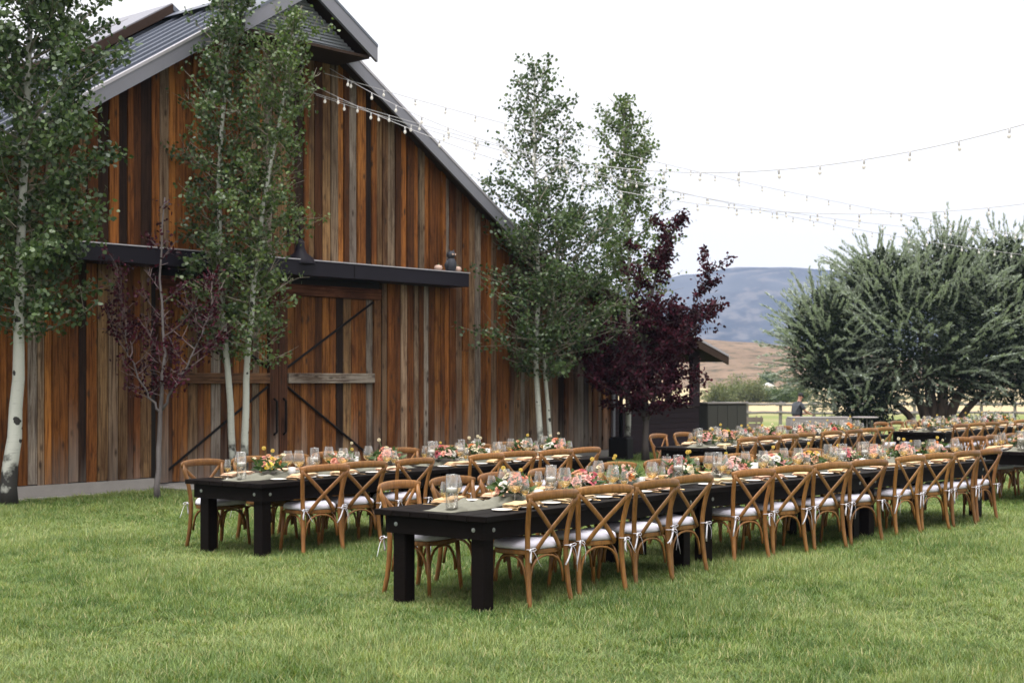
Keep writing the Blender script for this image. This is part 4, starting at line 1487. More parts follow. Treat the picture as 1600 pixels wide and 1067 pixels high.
def glass_set(H, Rb, hb, zb, wine):
    """H total height, Rb bowl radius, hb height of bowl foot; returns body and wine meshes"""
    prof = [(0.0345, 0.0), (0.034, 0.003), (0.006, 0.008), (0.0042, 0.02), (0.0042, hb - 0.012), (0.009, hb)]
    bowl = [(0.45, 0.06), (0.80, 0.18), (0.97, 0.33), (1.0, 0.42), (0.93, 0.62), (0.80, 0.82), (0.68, 1.0)]
    hh = H - hb
    prof += [(Rb * a, hb + hh * b) for a, b in bowl]
    body = lathe_mesh('glass_body', prof, M['glass'], 18, True, False)
    w = [(0.007, hb + 0.006)] + [(Rb * a * 0.94, hb + hh * b) for a, b in bowl if b <= wine]
    return body, lathe_mesh('wine', w, M['wine'], 18)


GL_BIG = glass_set(0.26, 0.062, 0.095, 0, 0.34)
GL_SM = glass_set(0.205, 0.039, 0.07, 0, 0.36)


def cutlery_mesh(kind):
    mb = MB()
    if kind == 'knife':
        mb.tube([(0, -0.11, 0.004), (0, -0.02, 0.006), (0, 0.0, 0.005)], [0.007, 0.005, 0.004], 6, flat=(1, 0.5))
        mb.prism([(-0.008, 0.0, 0.003), (0.008, 0.0, 0.003), (0.009, 0.08, 0.003), (0.001, 0.11, 0.003), (-0.006, 0.08, 0.003)], (0, 0, 0.003))
    else:
        mb.tube([(0, -0.1, 0.004), (0, 0.0, 0.007), (0, 0.05, 0.004)], [0.007, 0.0035, 0.004], 6, flat=(1, 0.5))
        mb.prism([(-0.012, 0.05, 0.003), (0.012, 0.05, 0.003), (0.012, 0.075, 0.003), (-0.012, 0.075, 0.003)], (0, 0, 0.003))
        for x in (-0.0105, -0.0035, 0.0035, 0.0105):
            mb.box((x - 0.0015, 0.0755, 0.003), (x + 0.0015, 0.11, 0.006))
    return mb.mesh(kind, M['gold'], False)


KNIFE, FORK = cutlery_mesh('knife'), cutlery_mesh('fork')


def napkin_mesh(seed):
    """linen napkin folded into a long band, the layers showing at the open end"""
    r = random.Random(seed)
    mb = MB()
    nx, ny = 14, 6
    Lx, Ly = 0.36, 0.135
    layers = ((0.0, 0.010, 0.0), (0.0105, 0.020, 0.012), (0.0205, 0.031, -0.006))
    for z0, z1, sh in layers:
        top, bot = [], []
        ph_ = r.uniform(0, 6)
        for j in range(ny + 1):
            for i in range(nx + 1):
                a, b = i / nx - 0.5, j / ny - 0.5
                edge = 1 - (abs(2 * b)) ** 5
                w = 0.004 * math.sin(a * 13 + ph_) + 0.003 * math.sin(b * 17 + a * 9 + ph_)
                drop = -0.010 * max(0, abs(a) - 0.36) / 0.14
                x = a * Lx + sh + 0.004 * math.sin(b * 9 + ph_)
                y = b * Ly * (1 + 0.12 * math.sin(a * 5 + ph_))
                top.append((x, y, z0 + (z1 - z0) * (0.35 + 0.65 * edge) + w * .6 + drop))
                bot.append((x, y, z0 + w * .6 + drop))
        n1 = len(top)
        st = nx + 1
        fs = []
        for j in range(ny):
            for i in range(nx):
                q = (j * st + i, j * st + i + 1, (j + 1) * st + i + 1, (j + 1) * st + i)
                fs.append(q)
                fs.append(tuple(n1 + k for k in reversed(q)))
        ring = [i for i in range(st)] + [j * st + nx for j in range(1, ny + 1)] + [ny * st + i for i in range(nx - 1, -1, -1)] + [j * st for j in range(ny - 1, 0, -1)]
        for a, b in zip(ring, ring[1:] + ring[:1]):
            fs.append((b, a, n1 + a, n1 + b))
        mb.add(top + bot, fs)
    return mb.mesh('napkin', M['napkin'], True)


NAPK = [napkin_mesh(s) for s in range(4)]
CYL = lathe_mesh('cylinder_glass', [(0.046, 0.0), (0.048, 0.004), (0.048, 0.26), (0.0465, 0.263), (0.0455, 0.259), (0.0455, 0.012)], M['vase'], 20, True, True)
WATER = lathe_mesh('water', [(0.0445, 0.013), (0.0445, 0.13)], M['water'], 18)
FLOAT = lathe_mesh('candle', [(0.028, 0.122), (0.041, 0.134), (0.0425, 0.155), (0.036, 0.163), (0.003, 0.1635), (0.0025, 0.175)], M['candle'], 16)
VOT = lathe_mesh('votive_glass', [(0.032, 0.0), (0.036, 0.004), (0.04, 0.085), (0.0385, 0.085), (0.035, 0.01)], M['frost'], 16, True, True)
VOTC = lathe_mesh('candle', [(0.031, 0.011), (0.033, 0.05), (0.028, 0.053), (0.002, 0.0535)], M['candle'], 14)
HUR = lathe_mesh('hurricane_glass', [(0.06, 0.0), (0.063, 0.004), (0.063, 0.14), (0.0615, 0.14), (0.06, 0.012)], M['frost'], 20, True, True)
HURC = lathe_mesh('candle', [(0.04, 0.013), (0.04, 0.085), (0.037, 0.088), (0.002, 0.0885)], M['candle'], 16)


# flowers
def rose_mesh(seed, petals=22, Rr=0.042):
    r = random.Random(seed)
    mb = MB()
    for k in range(petals):
        f = k / petals
        a = k * 2.4
        tilt = R(12 + 75 * f ** 0.9)              # outer petals lie open
        ln = Rr * (0.55 + 0.55 * f)
        wd = Rr * (0.35 + 0.45 * f)
        o = Vector((0, 0, 0.012 - 0.016 * f))
        out = Vector((math.cos(a), math.sin(a), 0))
        tan = Vector((-math.sin(a), math.cos(a), 0))
        up = Vector((0, 0, 1))
        vs = []
        for i in range(4):
            t = i / 3
            bend = tilt * (0.35 + 0.75 * t)
            c = o + (out * math.sin(bend) + up * math.cos(bend)) * ln * t + out * (0.004 + 0.006 * f)
            w = wd * (0.35 + 0.95 * math.sin(min(1, t * 1.15) * 2.3))
            for j in (-1, 0, 1):
                vs.append(c + tan * (j * w * 0.5) - out * (0.25 * w * abs(j)) + up * (0.002 * r.uniform(-1, 1)))
        fs = [(i * 3 + j, i * 3 + j + 1, i * 3 + j + 4, i * 3 + j + 3) for i in range(3) for j in range(2)]
        mb.add(vs, fs)
    mb.lathe([(0.004, -0.035), (0.012, -0.02), (Rr * .45, -0.004), (Rr * .3, 0.012)], 8)
    return mb.mesh('flower', M['petal'], True)


ROSES = [rose_mesh(1, 24, 0.05), rose_mesh(2, 34, 0.044), rose_mesh(3, 16, 0.042)]


def ball_mesh():
    mb = MB()
    n = 90
    for i in range(n):
        z = 1 - 2 * (i + .5) / n
        a = i * 2.39996
        rr_ = math.sqrt(1 - z * z)
        d = Vector((rr_ * math.cos(a), rr_ * math.sin(a), z))
        t = d.cross(Vector((0.3, 0.2, 1))).normalized()
        b = d.cross(t)
        p = d * 0.014
        mb.add([p + t * .0025, p + b * .0025, p - t * .0025, p - b * .0025, d * 0.0165], [(0, 1, 4), (1, 2, 4), (2, 3, 4), (3, 0, 4), (3, 2, 1, 0)])
    return mb.mesh('button_flower', M['petal'], False)


BALL = ball_mesh()


def foliage_mesh(seed):
    rng = np.random.default_rng(seed)
    n = 110
    a = rng.uniform(0, 6.28, n)
    el = rng.uniform(-0.1, 1.1, n)
    d = np.stack([np.cos(a) * np.cos(el), np.sin(a) * np.cos(el), np.sin(el)], 1)
    C = d * np.array([0.085, 0.085, 0.075]) * rng.uniform(0.5, 1.25, n)[:, None] + np.array([0, 0, 0.065])
    return leaf_cloud('foliage', C, d + rng.normal(size=(n, 3)) * .5, rng.uniform(.04, .085, n), rng.uniform(.016, .03, n), M['bouquet_leaf'], rng)


FOL = [foliage_mesh(s) for s in range(4)]
BOWLM = lathe_mesh('bowl', [(0.035, 0.0), (0.04, 0.006), (0.07, 0.04), (0.078, 0.065), (0.074, 0.066), (0.06, 0.04)], M['bowl'], 18)
PAL = {'peach': (0.86, 0.47, 0.27), 'coral': (0.80, 0.21, 0.12), 'orange': (0.85, 0.27, 0.03), 'blush': (0.85, 0.55, 0.47), 'pink': (0.82, 0.38, 0.34), 'rose': (0.70, 0.12, 0.17), 'cream': (0.86, 0.76, 0.52), 'white': (0.85, 0.83, 0.74), 'yellow': (0.85, 0.60, 0.05), 'red': (0.55, 0.03, 0.03), 'salmon': (0.85, 0.33, 0.22)}
fr = random.Random(19)


def bouquet(p, label, main):
    root = thing('bouquet', label, 'flowers', p, fr.uniform(0, 6), 'low bouquets down the tables')
    S = fr.uniform(0.95, 1.12)
    place('bowl', BOWLM, root)
    f = place('foliage', fr.choice(FOL), root, (0, 0, 0), (0, 0, fr.uniform(0, 6)))
    f.scale = (S * 1.25, S * 1.25, S * 1.15)
    n = fr.randint(14, 18)
    pool = main * 2 + ['blush', 'peach', 'cream', 'pink', 'salmon', 'white', 'orange']
    for k in range(n):
        a = k * 2.4 + fr.uniform(-.3, .3)
        el = R(fr.uniform(8, 78)) if k > 2 else R(fr.uniform(60, 88))
        d = Vector((math.cos(a) * math.cos(el), math.sin(a) * math.cos(el), math.sin(el)))
        q = Vector((d.x * 0.115, d.y * 0.115, 0.07 + d.z * 0.095)) * S * fr.uniform(0.9, 1.12)
        c = PAL[main[k % len(main)] if k < 5 else fr.choice(pool)]
        o = place('flower', fr.choice(ROSES), root, q, color=(*c, 1))
        tilt = d.lerp(Vector((0, 0, 1)), 0.35).normalized()
        o.rotation_euler = tilt.to_track_quat('Z', 'Y').to_euler()
        sc = fr.uniform(0.75, 1.15)
        o.scale = (sc, sc, sc)
    sb = MB()
    for k in range(fr.randint(1, 3)):
        a = fr.uniform(0, 6.28)
        top = Vector((math.cos(a) * 0.09, math.sin(a) * 0.09, fr.uniform(0.22, 0.30)))
        sb.tube([(0, 0, 0.06), tuple(top * 0.5 + Vector((0, 0, 0.04))), tuple(top)], 0.0022, 5)
        o = place('button_flower', BALL, root, top, color=(*PAL[fr.choice(['yellow', 'yellow', 'cream'])], 1))
        sc = fr.uniform(0.9, 1.3)
        o.scale = (sc, sc, sc)
    for k in range(3):
        a = fr.uniform(0, 6.28)
        top = Vector((math.cos(a) * 0.15, math.sin(a) * 0.15, fr.uniform(0.10, 0.22)))
        sb.tube([(0, 0, 0.06), tuple(top * .6 + Vector((0, 0, 0.03))), tuple(top)], 0.002, 5)
        o = place('flower', ROSES[2], root, top, color=(*PAL[fr.choice(['white', 'cream', 'peach', main[0]])], 1))
        o.scale = (0.55, 0.55, 0.55)
    obj('stems', sb, M['stem'], root)
    return root


COMBOS = [(['coral', 'salmon', 'cream'], 'coral and cream'), (['pink', 'rose', 'peach'], 'deep pink and peach'), (['blush', 'orange', 'cream'], 'blush and bright orange'), (['peach', 'red', 'white'], 'peach with dark red'),
          (['orange', 'blush', 'white'], 'orange and white'), (['cream', 'pink', 'salmon'], 'cream and pink'), (['salmon', 'peach', 'yellow'], 'salmon and yellow'), (['blush', 'white', 'rose'], 'blush and deep rose')]


def runner(fr_, s0, s1, z, label, seed):
    """loose gauze laid in folds down the middle of a table"""
    r = random.Random(seed)
    mb = MB()
    nx, ny = int((s1 - s0) / 0.035), 14
    top, bot = [], []
    for j in range(ny + 1):
        for i in range(nx + 1):
            a = s0 + (s1 - s0) * i / nx
            b = j / ny - 0.5
            wdt = 0.26 + 0.16 * mnoise.noise(Vector((a * 1.3, seed, 0)))
            cen = 0.53 + 0.06 * mnoise.noise(Vector((a * 0.9, seed + 5, 2)))
            h = 0.026 + 0.055 * mnoise.noise(Vector((a * 7, b * 5.5, seed))) + 0.05 * abs(mnoise.noise(Vector((a * 4 + b * 3, b * 9, seed + 3))))
            h = max(0.003, h) * (1 - abs(2 * b) ** 4) * min(1, i / 5, (nx - i) / 5) + 0.002
            p = fr_(a, cen + b * wdt + 0.02 * mnoise.noise(Vector((a * 8, b * 3, seed + 9))), z + h)
            top.append(p)
            bot.append(Vector((p.x, p.y, z + max(0.0008, h - 0.003))))
    n1 = len(top)
    st = nx + 1
    fs = []
    for j in range(ny):
        for i in range(nx):
            q = (j * st + i, j * st + i + 1, (j + 1) * st + i + 1, (j + 1) * st + i)
            fs.append(q)
            fs.append(tuple(n1 + k for k in reversed(q)))
    ring = [i for i in range(st)] + [j * st + nx for j in range(1, ny + 1)] + [ny * st + i for i in range(nx - 1, -1, -1)] + [j * st for j in range(ny - 1, 0, -1)]
    for a, b in zip(ring, ring[1:] + ring[:1]):
        fs.append((b, a, n1 + a, n1 + b))
    mb.add(top + bot, fs)
    o0 = fr_((s0 + s1) / 2, 0.53, z)
    mb.v = [(p[0] - o0.x, p[1] - o0.y, p[2] - o0.z) for p in mb.v]
    return tag(obj('table_runner', mb, M['gauze'], None, True, o0), label, 'table runner', 'gauze runners')


def glass(p, kind, label, group):
    body, wine = GL_BIG if kind == 'big' else GL_SM
    o = place('wine_glass', body, None, p)
    tag(o, label, 'wine glass', group)
    place('wine', wine, o)
    s = fr.uniform(0.94, 1.06)
    o.scale = (s, s, s * fr.uniform(0.97, 1.03))
    return o


tr_ = random.Random(23)
bi = 0
for key, tname, o, th, L, near, far in TABLES:
    F = frame(o, th)
    make_table(L, {'A1': 'dark farm table at the head of the front row, bare black corner and legs showing', 'B1': 'dark farm table at the head of the barn-side row'}.get(key, 'dark farm table, the ' + tname), o, th)
    ztop = TH_ + 0.0005
    for side, lst in (('near', near), ('far', far)):
        for i, s in enumerate(lst):
            q = -0.09 + tr_.uniform(-.05, .03) if side == 'near' else TW + 0.25 + tr_.uniform(-.03, .03)
            sc = s + 0.22
            yaw = R(90 - th) + R(tr_.uniform(-7, 7) - ((14 if key == 'A1' else 9) if side == 'near' else 2)) + (0 if side == 'near' else math.pi)
            # chair origin: seat centre
            p = F(sc, q + (0.21 if side == 'near' else -0.21))
            put_chair(p, yaw, 'cross-back chair, %s %s-side seat from the left, %s' % (ORD[i], side, tname), 'cross-back chairs at the tables')
            where = '%s %s-side seat from the left, %s' % (ORD[i], side, tname)
            sg = 1 if side == 'near' else -1
            base_q = 0.0 if side == 'near' else TW
            yw = R(90 - th) + (0 if side == 'near' else math.pi)
            j = lambda a: tr_.uniform(-a, a)
            pp = F(sc + j(.02), base_q + sg * 0.20, ztop)
            tag(place('plate', PLATE, None, pp), 'pale plate, ' + where, 'plate', 'plates')
            na = place('napkin', tr_.choice(NAPK), None, pp + Vector((0, 0, 0.0215)), (0, 0, yw + R(tr_.choice([0, 0, 180]) + j(14))), color=(tr_.uniform(.92, 1.08), tr_.uniform(.9, 1.05), tr_.uniform(.8, 1.05), 1))
            tag(na, 'folded peach napkin, ' + where, 'napkin', 'napkins')
            kn = tag(place('knife', KNIFE, None, F(sc + sg * 0.185 + j(.01), base_q + sg * 0.19, ztop), (0, 0, yw + R(j(8)))), 'gold knife, ' + where, 'knife', 'gold knives')
            fk = tag(place('fork', FORK, None, F(sc - sg * 0.185 + j(.01), base_q + sg * 0.19, ztop), (0, 0, yw + R(j(8)))), 'gold fork, ' + where, 'fork', 'gold forks')
            tag(place('side_plate', SIDEP, None, F(sc - sg * (0.285 + j(.015)), base_q + sg * (0.21 + j(.03)), ztop)), 'small side plate, ' + where, 'plate', 'side plates')
            glass(F(sc + sg * (0.13 + j(.03)), base_q + sg * (0.375 + j(.02)), ztop), 'big', 'large wine glass, ' + where, 'large wine glasses')
            glass(F(sc + sg * (0.245 + j(.03)), base_q + sg * (0.335 + j(.03)), ztop), 'small', 'slim wine glass, ' + where, 'slim wine glasses')
    runner(F, 0.08, L - 0.08, TH_ + 0.0006, 'crumpled sage gauze runner along the ' + tname, TABLES.index((key, tname, o, th, L, near, far)) + 1)
    zr = TH_ + 0.016
    bs = {'A1': [1.0, 1.95, 2.75], 'A2': [0.35, 1.15, 1.95, 2.65], 'A3': [0.42, 1.1, 1.75, 2.6], 'B1': [0.62, 1.66, 2.4], 'B2': [0.42, 1.0, 1.85, 2.5], 'A4': [0.45, 1.4, 2.4]}.get(key, [0.45, 1.05, 1.75, 2.5] if key != 'C4' else [0.5, 1.3])
    for n, s in enumerate(bs):
        mainc, cname = COMBOS[bi % len(COMBOS)]
        bouquet(F(s, 0.53 + tr_.uniform(-.05, .05), zr), '%s bouquet, %s from the left, %s' % (cname, ORD[n], tname), mainc)
        bi += 1
    cs = [0.16, 0.5 * (bs[0] + bs[1]) + .05]
    for n, s in enumerate(cs):
        c = place('candle_holder', CYL, None, F(s, 0.53 + (tr_.uniform(-.1, .1) if n else -0.08), zr))
        tag(c, 'tall cylinder with floating candle, %s from the left, %s' % (ORD[n], tname), 'candle', 'floating candle cylinders')
        place('candle', FLOAT, c)
        place('water', WATER, c)
    for n, s in enumerate([b + 0.19 for b in bs[:3]]):
        hur = n == 1
        c = place('votive_holder', HUR if hur else VOT, None, F(s, 0.53 + tr_.uniform(-.14, .14), zr))
        tag(c, ('wide frosted glass hurricane candle beside the second bouquet, ' if hur else 'small frosted votive candle beside the %s bouquet, ' % ORD[n]) + tname, 'candle', 'frosted candles')
        place('candle', HURC if hur else VOTC, c)

# ------------------------------------------------------------------ string lights
SOCK = lathe_mesh('socket', [(0.012, -0.055), (0.014, -0.05), (0.014, -0.012), (0.008, 0.0)], M['cable'], 8)
BULBM = lathe_mesh('bulb', [(0.003, -0.117), (0.016, -0.110), (0.024, -0.092), (0.020, -0.070), (0.010, -0.055)], M['bulb'], 10)


def strand(a, b, sag, label, step=0.62, dia=0.0055):
    a, b = Vector(a), Vector(b)
    root = thing('string_light', label, 'string lights', a, 0, 'string lights from the barn gable')
    n = 48
    P = []
    for i in range(n + 1):
        s = i / n
        p = a.lerp(b, s)
        p.z -= sag * 4 * s * (1 - s)
        P.append(p - a)
    obj('cable', MB().tube([tuple(p) for p in P], dia, 5), M['cable'], root)
    L = (b - a).length
    d = 0.5
    while d < L - 0.2:
        s = d / L
        p = a.lerp(b, s)
        p.z -= sag * 4 * s * (1 - s)
        so = place('socket', SOCK, root, p - a, (R(tr_.uniform(-8, 8)), R(tr_.uniform(-8, 8)), 0))
        place('bulb', BULBM, root, p - a, so.rotation_euler)
        d += step


def far_pt(px, py, Y):
    return (pk(px) * Y, Y, H_CAM + (590 - py) / 2222.0 * Y)


strand(bw(TC + 0.95, -0.30, 7.05), far_pt(1780, 138, 15.0), 1.30, 'uppermost string of lights climbing away over the front tables')
strand(bw(TC + 0.55, -0.28, 6.72), far_pt(1800, 286, 20.0), 1.15, 'string of lights sagging level across the open sky')
strand(bw(TC + 0.55, -0.40, 6.52), far_pt(1800, 362, 33.0), 0.8, 'upper of the light strings crossing the willow')
strand(bw(TC + 0.85, -0.28, 6.95), far_pt(1800, 392, 36.0), 0.4, 'middle of the light strings crossing the willow')
strand(bw(TC + 0.25, -0.30, 6.60), far_pt(1800, 416, 38.0), 0.55, 'lowest of the light strings crossing the willow')

# ------------------------------------------------------------------ the bar beyond the tables
def bar_table(px, Y, w, d, label, rz=0.0, h=0.92):
    root = thing('bar_table', label, 'table', (pk(px) * Y, Y, gz(Y)), rz)
    obj('top', MB().bevbox((-w / 2, -d / 2, h - 0.05), (w / 2, d / 2, h), 0.01), M['tablecloth'], root)
    # cloth skirt in folds
    n = 72
    per = []
    for i in range(n):
        t = i / n * 4
        e, f = int(t), t - int(t)
        c = [(-1, -1), (1, -1), (1, 1), (-1, 1)]
        x = c[e][0] + (c[(e + 1) % 4][0] - c[e][0]) * f
        y = c[e][1] + (c[(e + 1) % 4][1] - c[e][1]) * f
        k = 1 + (0.03 * math.sin(i * 1.9))
        per.append((x * (w / 2 + 0.015) * k, y * (d / 2 + 0.015) * k))
    vs = [(x, y, 0.04) for x, y in per] + [(x / (1.0) * 0.985, y * 0.985, h - 0.052) for x, y in per]
    obj('table_skirt', MB().add(vs, [(i, (i + 1) % n, n + (i + 1) % n, n + i) for i in range(n)]), M['tablecloth'], root)
    return root


bar_table(1262, 43.5, 1.15, 0.7, 'pale skirted bar table beside the person in black')
bar_table(1306, 44.0, 0.8, 0.7, 'shorter pale skirted bar table below the willow')
ct = thing('cocktail_table', 'round pale cocktail table by the willow', 'table', (pk(1352) * 44, 44, gz(44)))
obj('top', MB().lathe([(0.38, 0.88), (0.4, 0.89), (0.4, 0.91), (0.38, 0.92)], 24), M['tablecloth'], ct)
for k in range(3):
    a = k * 2.094 + .5
    obj('leg', MB().tube([(0.3 * math.cos(a), 0.3 * math.sin(a), 0), (0.2 * math.cos(a), 0.2 * math.sin(a), 0.88)], 0.02, 6), M['vine'], ct)
ck = thing('crate', 'open slatted wooden crate on the grass past the cabinet', 'crate', (pk(1173) * 50, 50, gz(50)), 0.2)
for k in range(4):
    z = 0.05 + k * 0.22
    for (a, b) in (((-0.34, -0.28, z), (0.34, -0.26, z + 0.16)), ((-0.34, 0.26, z), (0.34, 0.28, z + 0.16)), ((-0.36, -0.255, z), (-0.341, 0.255, z + 0.16)), ((0.341, -0.255, z), (0.36, 0.255, z + 0.16))):
        obj('slat', MB().box(a, b), M['crate'], ck)
for x in (-0.32, 0.28):
    for y in (-0.255, 0.215):
        obj('post', MB().box((x, y, 0), (x + 0.04, y + 0.04, 0.92)), M['crate'], ck)


# ------------------------------------------------------------------ the person at the bar
def skin_body(name, nodes, edges, mat, parent, sub=1):
    me = bpy.data.meshes.new(name)
    me.from_pydata([n[0] for n in nodes], edges, [])
    me.materials.append(mat)
    o = place(name, me, parent)
    sk = o.modifiers.new('skin', 'SKIN')
    d = me.skin_vertices[0].data
    for i, n in enumerate(nodes):
        d[i].radius = n[1] if isinstance(n[1], tuple) else (n[1], n[1])
    d[0].use_root = True
    ss = o.modifiers.new('sub', 'SUBSURF')
    ss.levels = ss.render_levels = sub
    return o


per = thing('person', 'person in black cap and apron over grey shirt, leaning and reaching at the bar', 'person', (pk(1243) * 45, 45, gz(45)), R(-70))
per.scale = (0.95, 0.95, 0.95)
# local: +y forward (towards the tables at the bar)
nodes = [((0, 0, 0.92), (0.15, 0.11)), ((0, 0.03, 1.12), (0.15, 0.105)), ((0, 0.08, 1.32), (0.17, 0.11)), ((0, 0.12, 1.42), (0.09, 0.08)), ((0, 0.15, 1.50), (0.05, 0.05)), ((0, 0.18, 1.58), (0.075, 0.09)), ((0, 0.2, 1.67), (0.07, 0.085)),
         ((-0.09, 0, 0.86), 0.09), ((-0.1, 0.02, 0.47), 0.06), ((-0.1, -0.02, 0.09), 0.042), ((-0.1, 0.12, 0.03), (0.04, 0.03)),
         ((0.09, 0, 0.86), 0.09), ((0.1, 0.02, 0.47), 0.06), ((0.1, -0.02, 0.09), 0.042), ((0.1, 0.12, 0.03), (0.04, 0.03)),
         ((-0.19, 0.1, 1.38), 0.055), ((-0.24, 0.2, 1.14), 0.042), ((-0.17, 0.42, 1.04), 0.032), ((-0.16, 0.47, 1.03), (0.035, 0.018)),
         ((0.19, 0.1, 1.38), 0.055), ((0.24, 0.22, 1.15), 0.042), ((0.17, 0.45, 1.05), 0.032), ((0.16, 0.5, 1.04), (0.035, 0.018))]
edges = [(0, 1), (1, 2), (2, 3), (3, 4), (4, 5), (5, 6), (0, 7), (7, 8), (8, 9), (9, 10), (0, 11), (11, 12), (12, 13), (13, 14), (2, 15), (15, 16), (16, 17), (17, 18), (2, 19), (19, 20), (20, 21), (21, 22)]
# five fingers on each hand
for hb, sx in ((18, -1), (22, 1)):
    hx, hy, hz = nodes[hb][0]
    for k, (dx, ln) in enumerate(((-0.024, 0.062), (-0.008, 0.072), (0.008, 0.068), (0.023, 0.052))):
        i0 = len(nodes)
        nodes += [((hx + dx, hy + 0.045, hz), 0.009), ((hx + dx * 1.1, hy + 0.045 + ln * .6, hz - 0.008), 0.008), ((hx + dx * 1.1, hy + 0.04 + ln, hz - 0.028), 0.007)]
        edges += [(hb, i0), (i0, i0 + 1), (i0 + 1, i0 + 2)]
    i0 = len(nodes)
    nodes += [((hx - sx * 0.034, hy + 0.015, hz - 0.008), 0.01), ((hx - sx * 0.05, hy + 0.05, hz - 0.02), 0.008)]
    edges += [(hb, i0), (i0, i0 + 1)]
skin_body('body', nodes, edges, M['skin'], per)
obj('nose', MB().tube([(0, 0.275, 1.62), (0, 0.295, 1.595)], [0.008, 0.014], 6), M['skin'], per)
for s in (-1, 1):
    obj('ear', MB().lathe([(0.02, -0.006), (0.024, 0), (0.015, 0.008)], 8), M['skin'], per, True, (s * 0.082, 0.18, 1.61), (0, R(90), 0))
    obj('eye', MB().lathe([(0.009, 0), (0.005, 0.004)], 8), M['iron'], per, True, (s * 0.03, 0.277, 1.635), (R(-90), 0, 0))
obj('mouth', MB().box((-0.022, 0.262, 1.562), (0.022, 0.274, 1.568)), M['soffit'], per)
sn = [((0, 0, 0.95), (0.2, 0.16)), ((0, 0.03, 1.12), (0.2, 0.155)), ((0, 0.08, 1.32), (0.225, 0.16)), ((0, 0.13, 1.45), (0.12, 0.11)), ((-0.19, 0.1, 1.38), 0.095), ((-0.235, 0.18, 1.19), 0.07), ((0.19, 0.1, 1.38), 0.095), ((0.235, 0.2, 1.19), 0.07)]
skin_body('shirt', sn, [(0, 1), (1, 2), (2, 3), (2, 4), (4, 5), (2, 6), (6, 7)], M['grey_cloth'], per)
tn = [((0, 0, 0.93), (0.2, 0.155)), ((-0.09, 0, 0.84), 0.12), ((-0.1, 0.02, 0.47), 0.08), ((-0.1, -0.02, 0.07), 0.062), ((0.09, 0, 0.84), 0.12), ((0.1, 0.02, 0.47), 0.08), ((0.1, -0.02, 0.07), 0.062)]
skin_body('trousers', tn, [(0, 1), (1, 2), (2, 3), (0, 4), (4, 5), (5, 6)], M['black_cloth'], per)
apn = MB()
for (z, w, yy) in ((0.55, 0.22, 0.21), (0.95, 0.215, 0.205), (1.12, 0.2, 0.22), (1.38, 0.15, 0.26)):
    for k in range(7):
        a = (k / 6 - 0.5) * 2
        apn.v.append((a * w, yy - 0.10 * a * a, z))
apn.f = [(j * 7 + i, j * 7 + i + 1, (j + 1) * 7 + i + 1, (j + 1) * 7 + i) for j in range(3) for i in range(6)]
ap_o = obj('apron', apn, M['black_cloth'], per, True)
so_ = ap_o.modifiers.new('thick', 'SOLIDIFY')
so_.thickness = 0.01
cap = obj('cap', MB().lathe([(0.094, 0.0), (0.098, 0.03), (0.085, 0.075), (0.045, 0.1), (0.01, 0.105)], 16), M['black_cloth'], per, True, (0, 0.19, 1.655), (R(-8), 0, 0))
obj('visor', MB().prism([(-0.07, 0.06, 0.0), (0.07, 0.06, 0.0), (0.055, 0.15, -0.012), (0, 0.165, -0.014), (-0.055, 0.15, -0.012)], (0, 0, 0.008)), M['black_cloth'], cap)

# ------------------------------------------------------------------ grass
def tuft(seed, blades, spread, hmin, hmax, wid):
    rng = random.Random(seed)
    mb = MB()
    for b in range(blades):
        a = rng.uniform(0, 6.283)
        r = spread * math.sqrt(rng.random())
        x, y = r * math.cos(a), r * math.sin(a)
        h = rng.uniform(hmin, hmax)
        la = rng.uniform(0, 6.283)
        lean = rng.uniform(0.1, 1.15) * h
        dx, dy = math.cos(la), math.sin(la)
        px, py = -dy, dx
        w = wid * rng.uniform(0.7, 1.2)
        p = []
        for t, ww in ((0, 1.0), (0.55, 0.8), (1.0, 0.12)):
            cx, cy, cz = x + dx * lean * t * t, y + dy * lean * t * t, h * t * (1 - 0.18 * t * lean / h)
            p += [(cx - px * w * ww / 2, cy - py * w * ww / 2, cz), (cx + px * w * ww / 2, cy + py * w * ww / 2, cz)]
        mb.add(p, [(0, 1, 3, 2), (2, 3, 5, 4)])
    return mb


gcol = bpy.data.collections.new('grass_tufts')
for s in range(5):
    me = tuft(s, 32, 0.06, 0.028, 0.088, 0.0062).mesh('grass_tuft', M['grass'], False)
    gcol.objects.link(bpy.data.objects.new('grass_tuft', me))

rng = np.random.default_rng(77)
PX, PY, SX, SZ = [], [], [], []
yb = 6.2
while yb < 58:
    dy = 0.5 + yb * 0.03
    dens = 520.0 if yb < 12 else max(14.0, 520.0 * (12.0 / yb) ** 1.75)
    x0, x1 = -0.375 * (yb + dy) - 0.4, 0.375 * (yb + dy) + 0.4
    n = int(dens * dy * (x1 - x0))
    PX.append(rng.uniform(x0, x1, n))
    PY.append(rng.uniform(yb, yb + dy, n))
    w = 1.0 if yb < 12 else (yb / 12.0) ** 0.85
    SX.append(rng.uniform(0.8, 1.25, n) * w)
    SZ.append(rng.uniform(0.75, 1.3, n) * min(1.25, w ** 0.25))
    yb += dy
PX, PY, SX, SZ = map(np.concatenate, (PX, PY, SX, SZ))
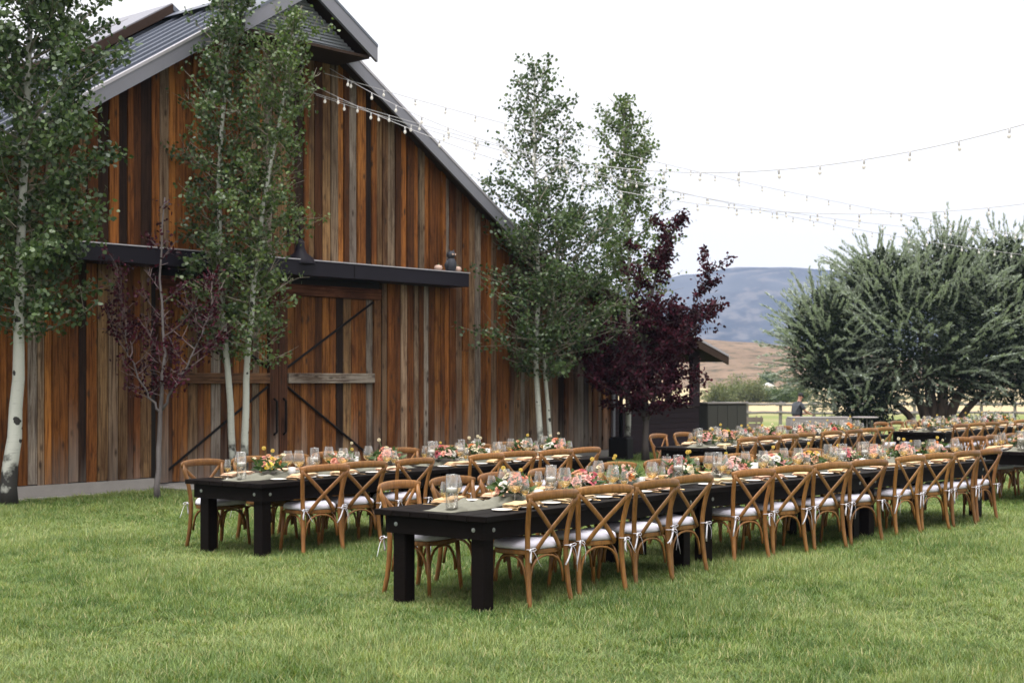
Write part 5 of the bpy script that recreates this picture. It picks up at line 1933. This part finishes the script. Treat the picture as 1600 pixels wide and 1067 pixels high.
# nothing grows under the barn or on its path
rel = (PX + 7.03) * NV.x + (PY - 20.36) * NV.y
al = (PX + 7.03) * U.x + (PY - 20.36) * U.y
keep = ~((rel < 0.40) & (al < D0 - .1)) & ~((rel < 0.96) & (al > D0 - .2) & (al < D1 + .25)) & ~((rel < 0.12) & (al < 19))
PX, PY, SX, SZ = PX[keep], PY[keep], SX[keep], SZ[keep]
PZ = np.array([gz(y) for y in PY])
nP = len(PX)
gm = bpy.data.meshes.new('grass')
gm.vertices.add(nP)
gm.vertices.foreach_set('co', np.stack([PX, PY, PZ], 1).astype(np.float32).ravel())
rot = np.stack([rng.normal(0, .1, nP), rng.normal(0, .1, nP), rng.uniform(0, 6.283, nP)], 1).astype(np.float32)
# long shaggy patches
sz = SZ * (1.0 + 0.35 * np.sin(PX * 1.7 + 0.6 * np.sin(PY * 1.1)) * np.sin(PY * 1.3 + PX * .4))
gm.attributes.new('rot', 'FLOAT_VECTOR', 'POINT').data.foreach_set('vector', rot.ravel())
gm.attributes.new('scl', 'FLOAT_VECTOR', 'POINT').data.foreach_set('vector', np.stack([SX, SX, sz], 1).astype(np.float32).ravel())
gm.attributes.new('idx', 'INT', 'POINT').data.foreach_set('value', rng.integers(0, 5, nP).astype(np.int32))
gm.materials.append(M['grass'])
grass = place('grass', gm)
tag(grass, 'mown lawn grass', 'grass', None, 'stuff')
ng = bpy.data.node_groups.new('grass_scatter', 'GeometryNodeTree')
ng.interface.new_socket('Geometry', in_out='INPUT', socket_type='NodeSocketGeometry')
ng.interface.new_socket('Geometry', in_out='OUTPUT', socket_type='NodeSocketGeometry')
gi, go = ng.nodes.new('NodeGroupInput'), ng.nodes.new('NodeGroupOutput')
iop = ng.nodes.new('GeometryNodeInstanceOnPoints')
ci = ng.nodes.new('GeometryNodeCollectionInfo')
ci.inputs['Collection'].default_value = gcol
ci.inputs['Separate Children'].default_value = True
ci.inputs['Reset Children'].default_value = True


def attr(nm, ty):
    a = ng.nodes.new('GeometryNodeInputNamedAttribute')
    a.data_type = ty
    a.inputs['Name'].default_value = nm
    return a.outputs['Attribute']


ng.links.new(gi.outputs[0], iop.inputs['Points'])
ng.links.new(ci.outputs[0], iop.inputs['Instance'])
iop.inputs['Pick Instance'].default_value = True
ng.links.new(attr('idx', 'INT'), iop.inputs['Instance Index'])
ng.links.new(attr('rot', 'FLOAT_VECTOR'), iop.inputs['Rotation'])
ng.links.new(attr('scl', 'FLOAT_VECTOR'), iop.inputs['Scale'])
ng.links.new(iop.outputs[0], go.inputs[0])
gmod = grass.modifiers.new('scatter', 'NODES')
gmod.node_group = ng
print('grass tufts', nP, 'objects', len(bpy.data.objects))
